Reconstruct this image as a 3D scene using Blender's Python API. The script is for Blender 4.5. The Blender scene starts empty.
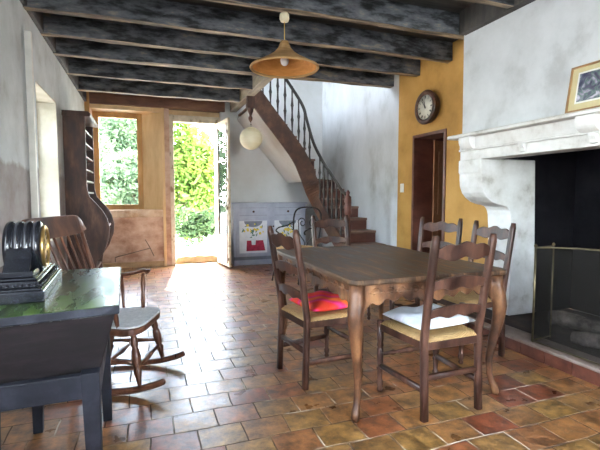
import bpy, bmesh, math, random
from mathutils import Vector, Matrix, Euler
random.seed(7)
sc = bpy.context.scene
COL = sc.collection
PI = math.pi
R = math.radians

# ------------------------------------------------------------------ materials
MATS = {}
def nt(name):
    m = bpy.data.materials.new(name); m.use_nodes = True
    n = m.node_tree.nodes; n.clear()
    out = n.new('ShaderNodeOutputMaterial'); b = n.new('ShaderNodeBsdfPrincipled')
    m.node_tree.links.new(b.outputs[0], out.inputs[0])
    MATS[name] = m
    return m, n, m.node_tree.links, b, out

def ramp(n, stops, interp='LINEAR'):
    r = n.new('ShaderNodeValToRGB'); cr = r.color_ramp; cr.interpolation = interp
    while len(cr.elements) < len(stops): cr.elements.new(0.5)
    for e, (p, c) in zip(cr.elements, stops):
        e.position = p; e.color = (*c, 1)
    return r

def mat(name, stops, scale=6, stretch=(1, 1, 1), rough=.6, bump=.0, metal=0, detail=6, rrange=None, spec=.5, dist=.0):
    m, n, l, b, o = nt(name)
    tc = n.new('ShaderNodeTexCoord'); mp = n.new('ShaderNodeMapping')
    mp.inputs['Scale'].default_value = stretch
    l.new(tc.outputs['Object'], mp.inputs[0])
    nz = n.new('ShaderNodeTexNoise'); nz.inputs['Scale'].default_value = scale
    nz.inputs['Detail'].default_value = detail; nz.inputs['Roughness'].default_value = .62
    nz.inputs['Distortion'].default_value = dist
    l.new(mp.outputs[0], nz.inputs['Vector'])
    r = ramp(n, stops); l.new(nz.outputs['Fac'], r.inputs[0]); l.new(r.outputs[0], b.inputs['Base Color'])
    b.inputs['Metallic'].default_value = metal
    b.inputs['Specular IOR Level'].default_value = spec
    b.inputs['Roughness'].default_value = rough
    if rrange:
        mr = n.new('ShaderNodeMapRange'); mr.inputs[1].default_value = .3; mr.inputs[2].default_value = .7
        mr.inputs[3].default_value, mr.inputs[4].default_value = rrange
        l.new(nz.outputs['Fac'], mr.inputs[0]); l.new(mr.outputs[0], b.inputs['Roughness'])
    if bump:
        bp = n.new('ShaderNodeBump'); bp.inputs['Strength'].default_value = bump; bp.inputs['Distance'].default_value = .01
        l.new(nz.outputs['Fac'], bp.inputs['Height']); l.new(bp.outputs[0], b.inputs['Normal'])
    return m

def two(a, b): return [(.3, a), (.7, b)]

wood_dark = mat('wood_dark', [(.32, (.016, .007, .005)), (.48, (.05, .02, .013)), (.58, (.085, .036, .022)), (.7, (.15, .07, .045))], 9, (1, 1, .3), .35, .2, rrange=(.28, .5), detail=10, spec=.4)
wood_table = mat('wood_table', [(.34, (.022, .009, .005)), (.45, (.075, .03, .013)), (.55, (.15, .062, .026)), (.68, (.29, .135, .055))], 8, (1, 1, .5), .32, .3, rrange=(.34, .55), spec=.4)
wood_top = mat('wood_top', [(.34, (.016, .008, .004)), (.47, (.055, .028, .014)), (.56, (.11, .058, .03)), (.68, (.24, .14, .075))], 4, (5, .7, 1), .4, .35, rrange=(.32, .55), dist=.6, detail=10, spec=.35)
wood_warm = mat('wood_warm', [(.32, (.035, .013, .008)), (.5, (.10, .036, .018)), (.68, (.2, .085, .045))], 9, (1, 1, .3), .35, .12, rrange=(.25, .45))
wood_grey = mat('wood_grey', [(.34, (.004, .005, .008)), (.5, (.011, .012, .019)), (.68, (.03, .032, .045))], 9, (1, 1, 1), .5, .2, rrange=(.4, .65), spec=.3)
wood_lid_reflection = mat('wood_lid_reflection', [(.3, (.012, .024, .006)), (.5, (.032, .062, .014)), (.7, (.08, .13, .03))], 5, (3, .7, 1), .25, .05, rrange=(.2, .36), spec=.5)  # green of the mirrored garden is put into the lid colour
wood_body = mat('wood_body', [(.34, (.004, .003, .0035)), (.5, (.009, .0065, .008)), (.68, (.022, .016, .018))], 9, (.6, 1, 3), .55, .2, spec=.3)
joist_mat = mat('joist_paint', [(.36, (.006, .006, .006)), (.44, (.03, .031, .034)), (.52, (.085, .09, .1)), (.6, (.12, .125, .135)), (.66, (.22, .19, .15))], 5, (.8, 2.0, 2.6), .6, .6, detail=12, spec=.3)
joist_under = mat('joist_underside', [(.36, (.03, .022, .016)), (.5, (.14, .10, .062)), (.64, (.36, .27, .17))], 6, (.4, 3, 1), .7, .4)
board_mat = mat('ceiling_board', [(.3, (.01, .009, .009)), (.6, (.045, .038, .032)), (.85, (.08, .065, .05))], 6, (.3, 3, 1), .75, .4)
trimmer_mat = mat('trimmer_wood', [(.3, (.13, .105, .07)), (.6, (.27, .225, .16)), (.85, (.4, .34, .25))], 6, (2, .4, 2), .7, .4)
lintel_mat = mat('lintel_wood', [(.3, (.05, .016, .01)), (.5, (.13, .05, .025)), (.75, (.26, .14, .07))], 3, (.5, 1, 1.5), .6, .3)
orange_wood = mat('orange_wood', [(.3, (.36, .18, .05)), (.55, (.52, .29, .085)), (.75, (.64, .4, .15))], 5, (1, 1, .3), .5, .15)
cream_wood = mat('cream_wood', [(.3, (.62, .42, .2)), (.6, (.78, .58, .32)), (.85, (.85, .7, .45))], 5, (1, 1, .3), .5, .15)
door_paint = mat('door_paint', [(.34, (.28, .2, .11)), (.42, (.6, .52, .38)), (.7, (.78, .7, .56))], 9, (1, 1, .6), .5, .3)
white_paint = mat('white_paint', [(.3, (.72, .7, .64)), (.7, (.86, .85, .8))], 8, (1, 1, 1), .5, .1)
rush = None
straw_plain = mat('straw', [(.3, (.38, .22, .08)), (.7, (.72, .5, .22))], 60, (1, 1, 1), .7, .6)
iron = mat('wrought_iron', two((.01, .01, .012), (.035, .033, .035)), 20, rough=.45, metal=.7, bump=.1)
iron_rust = mat('rusty_iron', two((.12, .08, .055), (.26, .2, .15)), 20, rough=.6, metal=.5, bump=.2)
brass = mat('brass', two((.55, .34, .1), (.85, .6, .25)), 12, rough=.3, metal=.9)
brass_thin = mat('screen_brass', two((.16, .12, .07), (.34, .27, .15)), 12, rough=.35, metal=.9)
marble = mat('black_marble', [(.3, (.006, .007, .01)), (.7, (.02, .022, .03)), (.8, (.05, .05, .06))], 14, rough=.18, bump=.0, rrange=(.12, .25), spec=.8)
soot = mat('soot', [(.3, (.004, .004, .006)), (.7, (.012, .011, .013))], 5, rough=.95, bump=.3, spec=.1)
ash_log = mat('burnt_log', [(.32, (.03, .02, .015)), (.5, (.14, .11, .095)), (.7, (.28, .23, .2))], 9, (1, 1, 1), .9, .5)
door_wood = mat('door_wood', [(.3, (.16, .06, .025)), (.5, (.30, .12, .05)), (.7, (.42, .19, .085))], 7, (1, 1, .3), .4, .15)
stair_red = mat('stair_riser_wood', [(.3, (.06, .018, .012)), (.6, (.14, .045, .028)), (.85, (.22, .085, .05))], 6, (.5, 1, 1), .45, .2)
stair_tread = mat('stair_tread_wood', [(.3, (.12, .06, .04)), (.6, (.22, .125, .085)), (.85, (.34, .22, .16))], 6, (.5, 1, 1), .5, .2)
string_wood = mat('stair_string_wood', [(.3, (.03, .011, .006)), (.5, (.075, .03, .017)), (.7, (.17, .08, .042))], 5, (1, 1, 1), .45, .2)
rail_wood = mat('handrail_wood', two((.014, .011, .009), (.045, .036, .028)), 8, rough=.45)
grey_blue = mat('grey_blue_paint', [(.3, (.36, .39, .50)), (.6, (.46, .49, .59)), (.85, (.55, .58, .67))], 6, rough=.5, bump=.1)
grey_blue_dark = mat('dark_grey_blue_paint', two((.16, .18, .23), (.24, .26, .32)), 6, rough=.5)  # darker grey-blue for plinth rail, drawer beads and painted arch
panel_white = mat('painted_panel_white', two((.68, .7, .74), (.82, .83, .86)), 8, rough=.5)
red_paint = mat('red_cloth_paint', two((.25, .005, .03), (.5, .02, .07)), 20, rough=.5)
yellow_paint = mat('yellow_flower_paint', two((.65, .45, .04), (.9, .75, .15)), 30, rough=.5)
green_paint = mat('leaf_green_paint', two((.04, .12, .09), (.12, .28, .2)), 30, rough=.5)
vase_paint = mat('vase_paint', two((.5, .55, .6), (.8, .83, .85)), 20, rough=.4)
cushion_white = mat('cushion_white', [(.3, (.62, .66, .72)), (.6, (.8, .82, .86)), (.8, (.86, .87, .9))], 7, rough=.85, bump=.2, dist=1.2)
fleece = mat('fleece_white', two((.62, .64, .66), (.86, .87, .88)), 40, rough=.95, bump=.9)
ochre_wall = mat('ochre_plaster', [(.3, (.33, .165, .032)), (.5, (.46, .245, .055)), (.7, (.54, .30, .08))], 2.2, rough=.75, bump=.12, detail=8)
hood_mat = mat('hood_plaster', [(.3, (.46, .47, .47)), (.45, (.6, .615, .62)), (.65, (.68, .695, .705))], 3.2, rough=.8, bump=.15, detail=9)
stone_white = mat('painted_stone', [(.3, (.40, .37, .33)), (.42, (.60, .58, .55)), (.6, (.72, .71, .69))], 4.5, (1, 1, 1), .65, .25, detail=9)
stair_wall = mat('stairwell_plaster', [(.32, (.42, .42, .40)), (.47, (.60, .61, .61)), (.65, (.70, .71, .72))], 1.9, (1, 1, .6), .8, .15, detail=9)
back_white = mat('back_plaster', [(.25, (.6, .6, .58)), (.6, (.72, .735, .74)), (.85, (.78, .79, .8))], 2, rough=.8, bump=.1, detail=8)
pink_plaster = mat('pink_plaster', [(.32, (.36, .2, .13)), (.48, (.56, .37, .27)), (.68, (.72, .56, .45))], 3.2, (1, 1, 1.3), .8, .25, detail=8)
sill_stone = mat('sill_stone', [(.3, (.45, .28, .16)), (.5, (.68, .53, .38)), (.75, (.82, .72, .58))], 5, rough=.9, bump=.6)
base_ochre = mat('base_board', two((.33, .2, .09), (.55, .36, .19)), 8, rough=.6)
hearth_stone = mat('hearth_stone', [(.3, (.16, .11, .085)), (.6, (.30, .23, .19)), (.8, (.42, .35, .3))], 6, rough=.6, bump=.3)
slab_dark = mat('sooty_slab', [(.3, (.012, .008, .007)), (.6, (.05, .03, .022)), (.8, (.09, .055, .04))], 6, rough=.8, bump=.3)
hearth_tile = mat('hearth_edge_tile', [(.3, (.07, .02, .012)), (.6, (.16, .05, .028)), (.8, (.26, .1, .055))], 9, rough=.5, bump=.3)
switch_plastic = mat('switch_plastic', two((.75, .72, .65), (.85, .83, .78)), 5, rough=.4)
def translucent(name, stops, scale, tr=.5, stretch=(1, 1, 1)):
    m = mat(name, stops, scale, stretch, .8, .4)
    n = m.node_tree.nodes; l = m.node_tree.links
    b = [x for x in n if x.type == 'BSDF_PRINCIPLED'][0]; o = [x for x in n if x.type == 'OUTPUT_MATERIAL'][0]
    r = [x for x in n if x.type == 'VALTORGB'][0]
    t = n.new('ShaderNodeBsdfTranslucent'); l.new(r.outputs[0], t.inputs[0])
    mx = n.new('ShaderNodeMixShader'); mx.inputs[0].default_value = tr
    l.new(b.outputs[0], mx.inputs[1]); l.new(t.outputs[0], mx.inputs[2]); l.new(mx.outputs[0], o.inputs[0])
    return m
def leafm(name, stops, scale, rough=.5): return translucent(name, stops, scale, .45)
leaf_bright = leafm('leaf_bright', [(.3, (.035, .085, .008)), (.55, (.085, .15, .015)), (.75, (.2, .26, .04))], 1.6, rough=.5)
leaf_pale = leafm('leaf_pale', [(.3, (.06, .105, .06)), (.6, (.12, .18, .09)), (.8, (.22, .28, .15))], 1.3, rough=.6)
leaf_deep = leafm('leaf_deep', [(.3, (.015, .04, .01)), (.6, (.035, .07, .018)), (.8, (.07, .11, .035))], 2, rough=.5)
bark = mat('bark', two((.1, .07, .05), (.25, .2, .15)), 12, rough=.9, bump=.5)
gravel = mat('pale_gravel', two((.55, .53, .48), (.78, .76, .7)), 30, rough=.95, bump=.5)
threshold_stone = mat('threshold_stone', two((.35, .26, .14), (.62, .5, .32)), 6, rough=.8, bump=.4)
white_plastic = mat('white_plastic', two((.8, .8, .78), (.88, .88, .86)), 5, rough=.4)
bulb_glass = mat('bulb_glass', two((.85, .85, .82), (.92, .92, .9)), 5, rough=.15)
cream_rose = mat('ceiling_rose_cream', two((.55, .47, .3), (.75, .66, .46)), 10, rough=.5)
mat_grey = mat('doormat_grey', two((.35, .33, .3), (.6, .57, .52)), 40, rough=.95, bump=.5)

def rush_mat():
    m, n, l, b, o = nt('woven_rush')
    tc = n.new('ShaderNodeTexCoord')
    wv = n.new('ShaderNodeTexWave'); wv.wave_type = 'RINGS'; wv.rings_direction = 'Z'
    wv.inputs['Scale'].default_value = 34; wv.inputs['Distortion'].default_value = 4; wv.inputs['Detail'].default_value = 2
    l.new(tc.outputs['Object'], wv.inputs['Vector'])
    nz = n.new('ShaderNodeTexNoise'); nz.inputs['Scale'].default_value = 25; l.new(tc.outputs['Object'], nz.inputs['Vector'])
    mx = n.new('ShaderNodeMath'); mx.operation = 'MULTIPLY'; l.new(wv.outputs['Fac'], mx.inputs[0]); l.new(nz.outputs['Fac'], mx.inputs[1])
    r = ramp(n, [(.05, (.36, .21, .08)), (.3, (.52, .33, .13)), (.6, (.68, .46, .2))]); l.new(mx.outputs[0], r.inputs[0])
    l.new(r.outputs[0], b.inputs['Base Color']); b.inputs['Roughness'].default_value = .6
    bp = n.new('ShaderNodeBump'); bp.inputs['Strength'].default_value = .6; bp.inputs['Distance'].default_value = .006
    l.new(wv.outputs['Fac'], bp.inputs['Height']); l.new(bp.outputs[0], b.inputs['Normal'])
    return m
rush = rush_mat()

def floor_mat():
    m, n, l, b, o = nt('terracotta_tiles')
    tc = n.new('ShaderNodeTexCoord')
    # a slight waviness so that the courses are not ruler straight
    nd = n.new('ShaderNodeTexNoise'); nd.inputs['Scale'].default_value = 2.2; nd.inputs['Detail'].default_value = 3
    l.new(tc.outputs['Object'], nd.inputs['Vector'])
    vs = n.new('ShaderNodeVectorMath'); vs.operation = 'SUBTRACT'; vs.inputs[1].default_value = (.5, .5, .5)
    l.new(nd.outputs['Color'], vs.inputs[0])
    vm = n.new('ShaderNodeVectorMath'); vm.operation = 'SCALE'; vm.inputs['Scale'].default_value = .035
    l.new(vs.outputs[0], vm.inputs[0])
    va = n.new('ShaderNodeVectorMath'); va.operation = 'ADD'
    l.new(tc.outputs['Object'], va.inputs[0]); l.new(vm.outputs[0], va.inputs[1])
    br = n.new('ShaderNodeTexBrick')
    br.inputs['Scale'].default_value = 1; br.inputs['Brick Width'].default_value = .235; br.inputs['Row Height'].default_value = .19
    br.inputs['Mortar Size'].default_value = .0045; br.inputs['Mortar Smooth'].default_value = .25; br.inputs['Bias'].default_value = 0
    br.offset = .5; br.squash = 1
    br.inputs['Color1'].default_value = (0, 0, 0, 1); br.inputs['Color2'].default_value = (1, 1, 1, 1); br.inputs['Mortar'].default_value = (.5, .5, .5, 1)
    l.new(va.outputs[0], br.inputs['Vector'])
    tile = ramp(n, [(0.0, (.20, .045, .02)), (.14, (.27, .08, .032)), (.3, (.34, .135, .05)), (.45, (.31, .15, .048)), (.6, (.38, .17, .06)), (.75, (.36, .20, .06)), (.88, (.29, .155, .05)), (1., (.42, .22, .10))])
    l.new(br.outputs['Color'], tile.inputs[0])
    n1 = n.new('ShaderNodeTexNoise'); n1.inputs['Scale'].default_value = 10; n1.inputs['Detail'].default_value = 12; n1.inputs['Roughness'].default_value = .7
    l.new(tc.outputs['Object'], n1.inputs['Vector'])
    st = ramp(n, [(.34, (.2, .18, .16)), (.43, (.5, .46, .42)), (.53, (.95, .9, .82)), (.66, (1.55, 1.5, 1.35))]); l.new(n1.outputs['Fac'], st.inputs[0])
    mul = n.new('ShaderNodeMix'); mul.data_type = 'RGBA'; mul.blend_type = 'MULTIPLY'; mul.inputs[0].default_value = 1
    l.new(tile.outputs[0], mul.inputs[6]); l.new(st.outputs[0], mul.inputs[7])
    # mortar: mostly brown, whitish where it was repointed
    n2 = n.new('ShaderNodeTexNoise'); n2.inputs['Scale'].default_value = 3.2; n2.inputs['Detail'].default_value = 5
    l.new(tc.outputs['Object'], n2.inputs['Vector'])
    mo = ramp(n, [(.46, (.10, .06, .035)), (.55, (.24, .15, .08)), (.64, (.62, .55, .45))]); l.new(n2.outputs['Fac'], mo.inputs[0])
    mc = n.new('ShaderNodeMix'); mc.data_type = 'RGBA'
    l.new(br.outputs['Fac'], mc.inputs[0]); l.new(mul.outputs[2], mc.inputs[6]); l.new(mo.outputs[0], mc.inputs[7])
    l.new(mc.outputs[2], b.inputs['Base Color'])
    n3 = n.new('ShaderNodeTexNoise'); n3.inputs['Scale'].default_value = 5; n3.inputs['Detail'].default_value = 6
    l.new(tc.outputs['Object'], n3.inputs['Vector'])
    mr = n.new('ShaderNodeMapRange'); mr.inputs[1].default_value = .3; mr.inputs[2].default_value = .7; mr.inputs[3].default_value = .24; mr.inputs[4].default_value = .5
    l.new(n3.outputs['Fac'], mr.inputs[0])
    mm = n.new('ShaderNodeMath'); mm.operation = 'MAXIMUM'; l.new(mr.outputs[0], mm.inputs[0]); 
    m2 = n.new('ShaderNodeMath'); m2.operation = 'MULTIPLY'; m2.inputs[1].default_value = .9; l.new(br.outputs['Fac'], m2.inputs[0]); l.new(m2.outputs[0], mm.inputs[1])
    l.new(mm.outputs[0], b.inputs['Roughness'])
    b.inputs['Specular IOR Level'].default_value = .8; b.inputs['Coat Weight'].default_value = .6; b.inputs['Coat Roughness'].default_value = .3
    inv = n.new('ShaderNodeMath'); inv.operation = 'SUBTRACT'; inv.inputs[0].default_value = 1; l.new(br.outputs['Fac'], inv.inputs[1])
    hs = n.new('ShaderNodeMath'); hs.operation = 'MULTIPLY_ADD'; hs.inputs[1].default_value = .35; l.new(n1.outputs['Fac'], hs.inputs[0]); l.new(inv.outputs[0], hs.inputs[2])
    h2 = n.new('ShaderNodeMath'); h2.operation = 'MULTIPLY_ADD'; h2.inputs[1].default_value = .8; l.new(br.outputs['Color'], h2.inputs[0]); l.new(hs.outputs[0], h2.inputs[2])
    bp = n.new('ShaderNodeBump'); bp.inputs['Strength'].default_value = .7; bp.inputs['Distance'].default_value = .008
    l.new(hs.outputs[0], bp.inputs['Height']); l.new(bp.outputs[0], b.inputs['Normal']); l.new(bp.outputs[0], b.inputs['Coat Normal'])
    cw = n.new('ShaderNodeMath'); cw.operation = 'MULTIPLY'; cw.inputs[1].default_value = .5; l.new(inv.outputs[0], cw.inputs[0]); l.new(cw.outputs[0], b.inputs['Coat Weight'])
    return m
tiles = floor_mat()

def left_wall_mat():
    # old pale limewash above, a stained grey-brown dado zone with a ragged upper edge
    m, n, l, b, o = nt('left_wall_plaster')
    tc = n.new('ShaderNodeTexCoord'); sp = n.new('ShaderNodeSeparateXYZ'); l.new(tc.outputs['Object'], sp.inputs[0])
    nz = n.new('ShaderNodeTexNoise'); nz.inputs['Scale'].default_value = 2.4; nz.inputs['Detail'].default_value = 9; nz.inputs['Roughness'].default_value = .65
    l.new(tc.outputs['Object'], nz.inputs['Vector'])
    up = ramp(n, [(.28, (.40, .42, .41)), (.45, (.56, .60, .61)), (.65, (.68, .72, .74))]); l.new(nz.outputs['Fac'], up.inputs[0])
    lo = ramp(n, [(.3, (.20, .16, .14)), (.5, (.33, .30, .29)), (.7, (.42, .41, .42))]); l.new(nz.outputs['Fac'], lo.inputs[0])
    ad = n.new('ShaderNodeMath'); ad.operation = 'MULTIPLY_ADD'; ad.inputs[1].default_value = .22; l.new(nz.outputs['Fac'], ad.inputs[0]); l.new(sp.outputs['Z'], ad.inputs[2])
    mr = n.new('ShaderNodeMapRange'); mr.inputs[1].default_value = 1.57; mr.inputs[2].default_value = 1.61; l.new(ad.outputs[0], mr.inputs[0])
    mx = n.new('ShaderNodeMix'); mx.data_type = 'RGBA'; l.new(mr.outputs[0], mx.inputs[0]); l.new(lo.outputs[0], mx.inputs[6]); l.new(up.outputs[0], mx.inputs[7])
    l.new(mx.outputs[2], b.inputs['Base Color']); b.inputs['Roughness'].default_value = .8
    bp = n.new('ShaderNodeBump'); bp.inputs['Strength'].default_value = .25; bp.inputs['Distance'].default_value = .02
    l.new(nz.outputs['Fac'], bp.inputs['Height']); l.new(bp.outputs[0], b.inputs['Normal'])
    return m
left_plaster = left_wall_mat()
reveal_plaster = mat('reveal_plaster', [(.3, (.36, .31, .22)), (.6, (.50, .46, .37)), (.85, (.62, .58, .5))], 4, rough=.85, bump=.3)

def glass_mat():
    m, n, l, b, o = nt('window_glass'); n.remove(b)
    t = n.new('ShaderNodeBsdfTransparent'); t.inputs[0].default_value = (.95, .97, .96, 1)
    g = n.new('ShaderNodeBsdfGlossy'); g.inputs['Roughness'].default_value = .02
    fr = n.new('ShaderNodeFresnel'); fr.inputs[0].default_value = 1.4
    mx = n.new('ShaderNodeMixShader'); l.new(fr.outputs[0], mx.inputs[0]); l.new(t.outputs[0], mx.inputs[1]); l.new(g.outputs[0], mx.inputs[2]); l.new(mx.outputs[0], o.inputs[0])
    return m
glass = glass_mat()

def mesh_screen():
    # woven wire: dark threads with see-through gaps
    m, n, l, b, o = nt('fine_wire_mesh')
    b.inputs['Base Color'].default_value = (.02, .017, .014, 1); b.inputs['Specular IOR Level'].default_value = .15; b.inputs['Roughness'].default_value = .8
    b.inputs['Alpha'].default_value = .5
    return m
wire = mesh_screen()

shade_straw = translucent('woven_straw_shade', [(.3, (.35, .18, .06)), (.7, (.66, .42, .18))], 10, .35, (1, 1, 12))
shade_inner = translucent('shade_lining', [(.3, (.6, .24, .05)), (.7, (.8, .38, .1))], 10, .35, (1, 1, 8))
paper = translucent('lantern_paper', two((.84, .8, .62), (.93, .9, .76)), 5, .45, (1, 1, 6))

def red_cushion():
    m, n, l, b, o = nt('red_pink_cushion')
    tc = n.new('ShaderNodeTexCoord'); mp = n.new('ShaderNodeMapping'); mp.inputs['Rotation'].default_value = (0, 0, .5)
    l.new(tc.outputs['Object'], mp.inputs[0])
    wv = n.new('ShaderNodeTexWave'); wv.inputs['Scale'].default_value = 1.7; wv.inputs['Distortion'].default_value = .6; wv.inputs['Detail'].default_value = 1
    l.new(mp.outputs[0], wv.inputs['Vector'])
    r = ramp(n, [(.0, (.85, .06, .02)), (.35, (.9, .03, .03)), (.55, (.85, .04, .25)), (.75, (.75, .02, .12)), (.95, (.95, .18, .02))])
    l.new(wv.outputs['Fac'], r.inputs[0]); l.new(r.outputs[0], b.inputs['Base Color']); b.inputs['Roughness'].default_value = .7
    return m
cushion_red = red_cushion()

def picture_print():
    m, n, l, b, o = nt('landscape_print')
    tc = n.new('ShaderNodeTexCoord')
    nz = n.new('ShaderNodeTexNoise'); nz.inputs['Scale'].default_value = 14; nz.inputs['Detail'].default_value = 6; nz.inputs['Distortion'].default_value = 1.5
    l.new(tc.outputs['Object'], nz.inputs['Vector'])
    r = ramp(n, [(.36, (.03, .035, .07)), (.47, (.10, .09, .14)), (.53, (.12, .2, .17)), (.6, (.33, .28, .36)), (.7, (.6, .58, .66))])
    l.new(nz.outputs['Fac'], r.inputs[0]); l.new(r.outputs[0], b.inputs['Base Color']); b.inputs['Roughness'].default_value = .35
    return m
print_mat = picture_print()
mount_board = mat('mount_board', two((.5, .42, .22), (.6, .52, .3)), 8, rough=.6)
frame_gold = mat('frame_gold_wood', two((.16, .08, .03), (.36, .2, .08)), 9, rough=.35)
clock_face = mat('clock_face_enamel', two((.62, .6, .5), (.78, .76, .66)), 8, rough=.35)
ink = mat('clock_ink', two((.01, .01, .01), (.02, .02, .02)), 5, rough=.5)

# ------------------------------------------------------------------ mesh helpers
class MB:
    def __init__(s): s.v = []; s.f = []; s.mi = []; s.sm = []
    def add(s, vs, fs, smooth=False, mi=0, M=None):
        k = len(s.v)
        for v in vs: s.v.append(tuple(M @ Vector(v)) if M else tuple(v))
        for f in fs: s.f.append([i + k for i in f]); s.mi.append(mi); s.sm.append(smooth)
        return s
    def box(s, a, b, M=None, mi=0):
        x0, y0, z0 = a; x1, y1, z1 = b
        x0, x1 = sorted((x0, x1)); y0, y1 = sorted((y0, y1)); z0, z1 = sorted((z0, z1))
        vs = [(x, y, z) for z in (z0, z1) for y in (y0, y1) for x in (x0, x1)]
        fs = [(0, 2, 3, 1), (4, 5, 7, 6), (0, 1, 5, 4), (2, 6, 7, 3), (0, 4, 6, 2), (1, 3, 7, 5)]
        if not isinstance(mi, (list, tuple)): return s.add(vs, fs, M=M, mi=mi)
        s.add(vs, fs, M=M); s.mi[-6:] = list(mi); return s      # bottom, top, front(-y), back, left, right
    def prism(s, poly, h0, h1, axis='y', M=None, smooth=False):
        # poly in (a, b); extruded along axis. y: (x,z); x: (y,z); z: (x,y)
        def P(a, b, h): return {'y': (a, h, b), 'x': (h, a, b), 'z': (a, b, h)}[axis]
        n = len(poly); vs = [P(a, b, h0) for a, b in poly] + [P(a, b, h1) for a, b in poly]
        fs = [list(range(n)), list(range(2 * n - 1, n - 1, -1))] + [(i, (i + 1) % n, n + (i + 1) % n, n + i)[::-1] for i in range(n)]
        return s.add(vs, fs, M=M, smooth=smooth)
    def lathe(s, prof, seg=16, M=None, closed=False):
        vs = []; fs = []
        for r, z in prof:
            for k in range(seg):
                a = 2 * PI * k / seg; vs.append((r * math.cos(a), r * math.sin(a), z))
        n = len(prof)
        for i in range(n - 1):
            for k in range(seg):
                k2 = (k + 1) % seg
                fs.append((i * seg + k, i * seg + k2, (i + 1) * seg + k2, (i + 1) * seg + k))
        if closed:
            for k in range(seg):
                k2 = (k + 1) % seg
                fs.append(((n - 1) * seg + k, (n - 1) * seg + k2, k2, k))
        else:
            if prof[0][0] > 1e-5: fs.append(tuple(range(seg))[::-1])
            if prof[-1][0] > 1e-5: fs.append(tuple((n - 1) * seg + k for k in range(seg)))
        return s.add(vs, fs, True, M=M)
    def sweep(s, pts, size, seg=8, sq=1.0, up=(0, 0, 1), M=None, smooth=True):
        # pts along a path; size: one radius / (w,h) or a list of them; sq<1 gives a squarish section
        pts = [Vector(p) for p in pts]; n = len(pts)
        if not isinstance(size, list): size = [size] * n
        size = [(q, q) if isinstance(q, (int, float)) else q for q in size]
        vs = []; fs = []; prev = None
        for i, p in enumerate(pts):
            t = (pts[min(i + 1, n - 1)] - pts[max(i - 1, 0)]).normalized()
            ref = Vector(up) if prev is None else prev
            a = ref - t * ref.dot(t)
            if a.length < 1e-4:
                ref = Vector((0, 1, 0)); a = ref - t * ref.dot(t)
            a.normalize(); b = t.cross(a); prev = a
            for k in range(seg):
                an = 2 * PI * (k + .5) / seg; c, d = math.cos(an), math.sin(an)
                c = math.copysign(abs(c) ** sq, c); d = math.copysign(abs(d) ** sq, d)
                vs.append(p + b * c * size[i][0] + a * d * size[i][1])
        for i in range(n - 1):
            for k in range(seg):
                k2 = (k + 1) % seg
                fs.append((i * seg + k, i * seg + k2, (i + 1) * seg + k2, (i + 1) * seg + k))
        fs.append(tuple(range(seg))[::-1]); fs.append(tuple((n - 1) * seg + k for k in range(seg)))
        return s.add(vs, fs, smooth, M=M)
    def build(s, name, m, parent=None, bevel=0, sub=0, smooth=None):
        me = bpy.data.meshes.new(name); me.from_pydata(s.v, [], s.f); me.validate()
        ms = m if isinstance(m, (list, tuple)) else [m]
        for q in ms: me.materials.append(q)
        for i, p in enumerate(me.polygons):
            if i < len(s.mi): p.material_index = s.mi[i]; p.use_smooth = s.sm[i] if smooth is None else smooth
        bm = bmesh.new(); bm.from_mesh(me); bmesh.ops.recalc_face_normals(bm, faces=bm.faces); bm.to_mesh(me); bm.free()
        o = bpy.data.objects.new(name, me); COL.objects.link(o)
        if parent: o.parent = parent
        if bevel:
            b = o.modifiers.new('bevel', 'BEVEL'); b.width = bevel; b.segments = 2; b.limit_method = 'ANGLE'; b.angle_limit = R(40)
        if sub:
            b = o.modifiers.new('sub', 'SUBSURF'); b.levels = sub; b.render_levels = sub
        return o

def tag(o, label=None, cat=None, group=None, kind=None):
    if label: o['label'] = label
    if cat: o['category'] = cat
    if group: o['group'] = group
    if kind: o['kind'] = kind
    return o
def empty(name, loc=(0, 0, 0), rz=0):
    o = bpy.data.objects.new(name, None); COL.objects.link(o); o.location = loc; o.rotation_euler = (0, 0, rz); o.empty_display_size = .1
    return o
def copy_tree(o, parent=None):
    c = o.copy(); COL.objects.link(c); c.parent = parent
    for ch in list(o.children): copy_tree(ch, c)
    return c
def struct(name, mb, m, parent=None, bevel=0):
    o = mb.build(name, m, parent, bevel)
    if not parent: o['kind'] = 'structure'
    return o
def T(x=0, y=0, z=0, rx=0, ry=0, rz=0): return Matrix.Translation((x, y, z)) @ Euler((rx, ry, rz)).to_matrix().to_4x4()
def turned(z0, z1, r, seq):
    """profile of a turned baluster / leg between z0 and z1: seq = (fraction, radius factor)"""
    return [(r * k, z0 + (z1 - z0) * t) for t, k in seq]

XL, XR, YB, YF = -.9, 3.35, 8.0, -1.8
ZJ, ZC = 2.79, 3.0
YS = 5.45    # where the floor above stops for the stairwell

# ------------------------------------------------------------------ setting
struct('floor', MB().box((XL - .5, YF - .3, -.12), (XR + 2, YB + .4, 0)), tiles)
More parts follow.
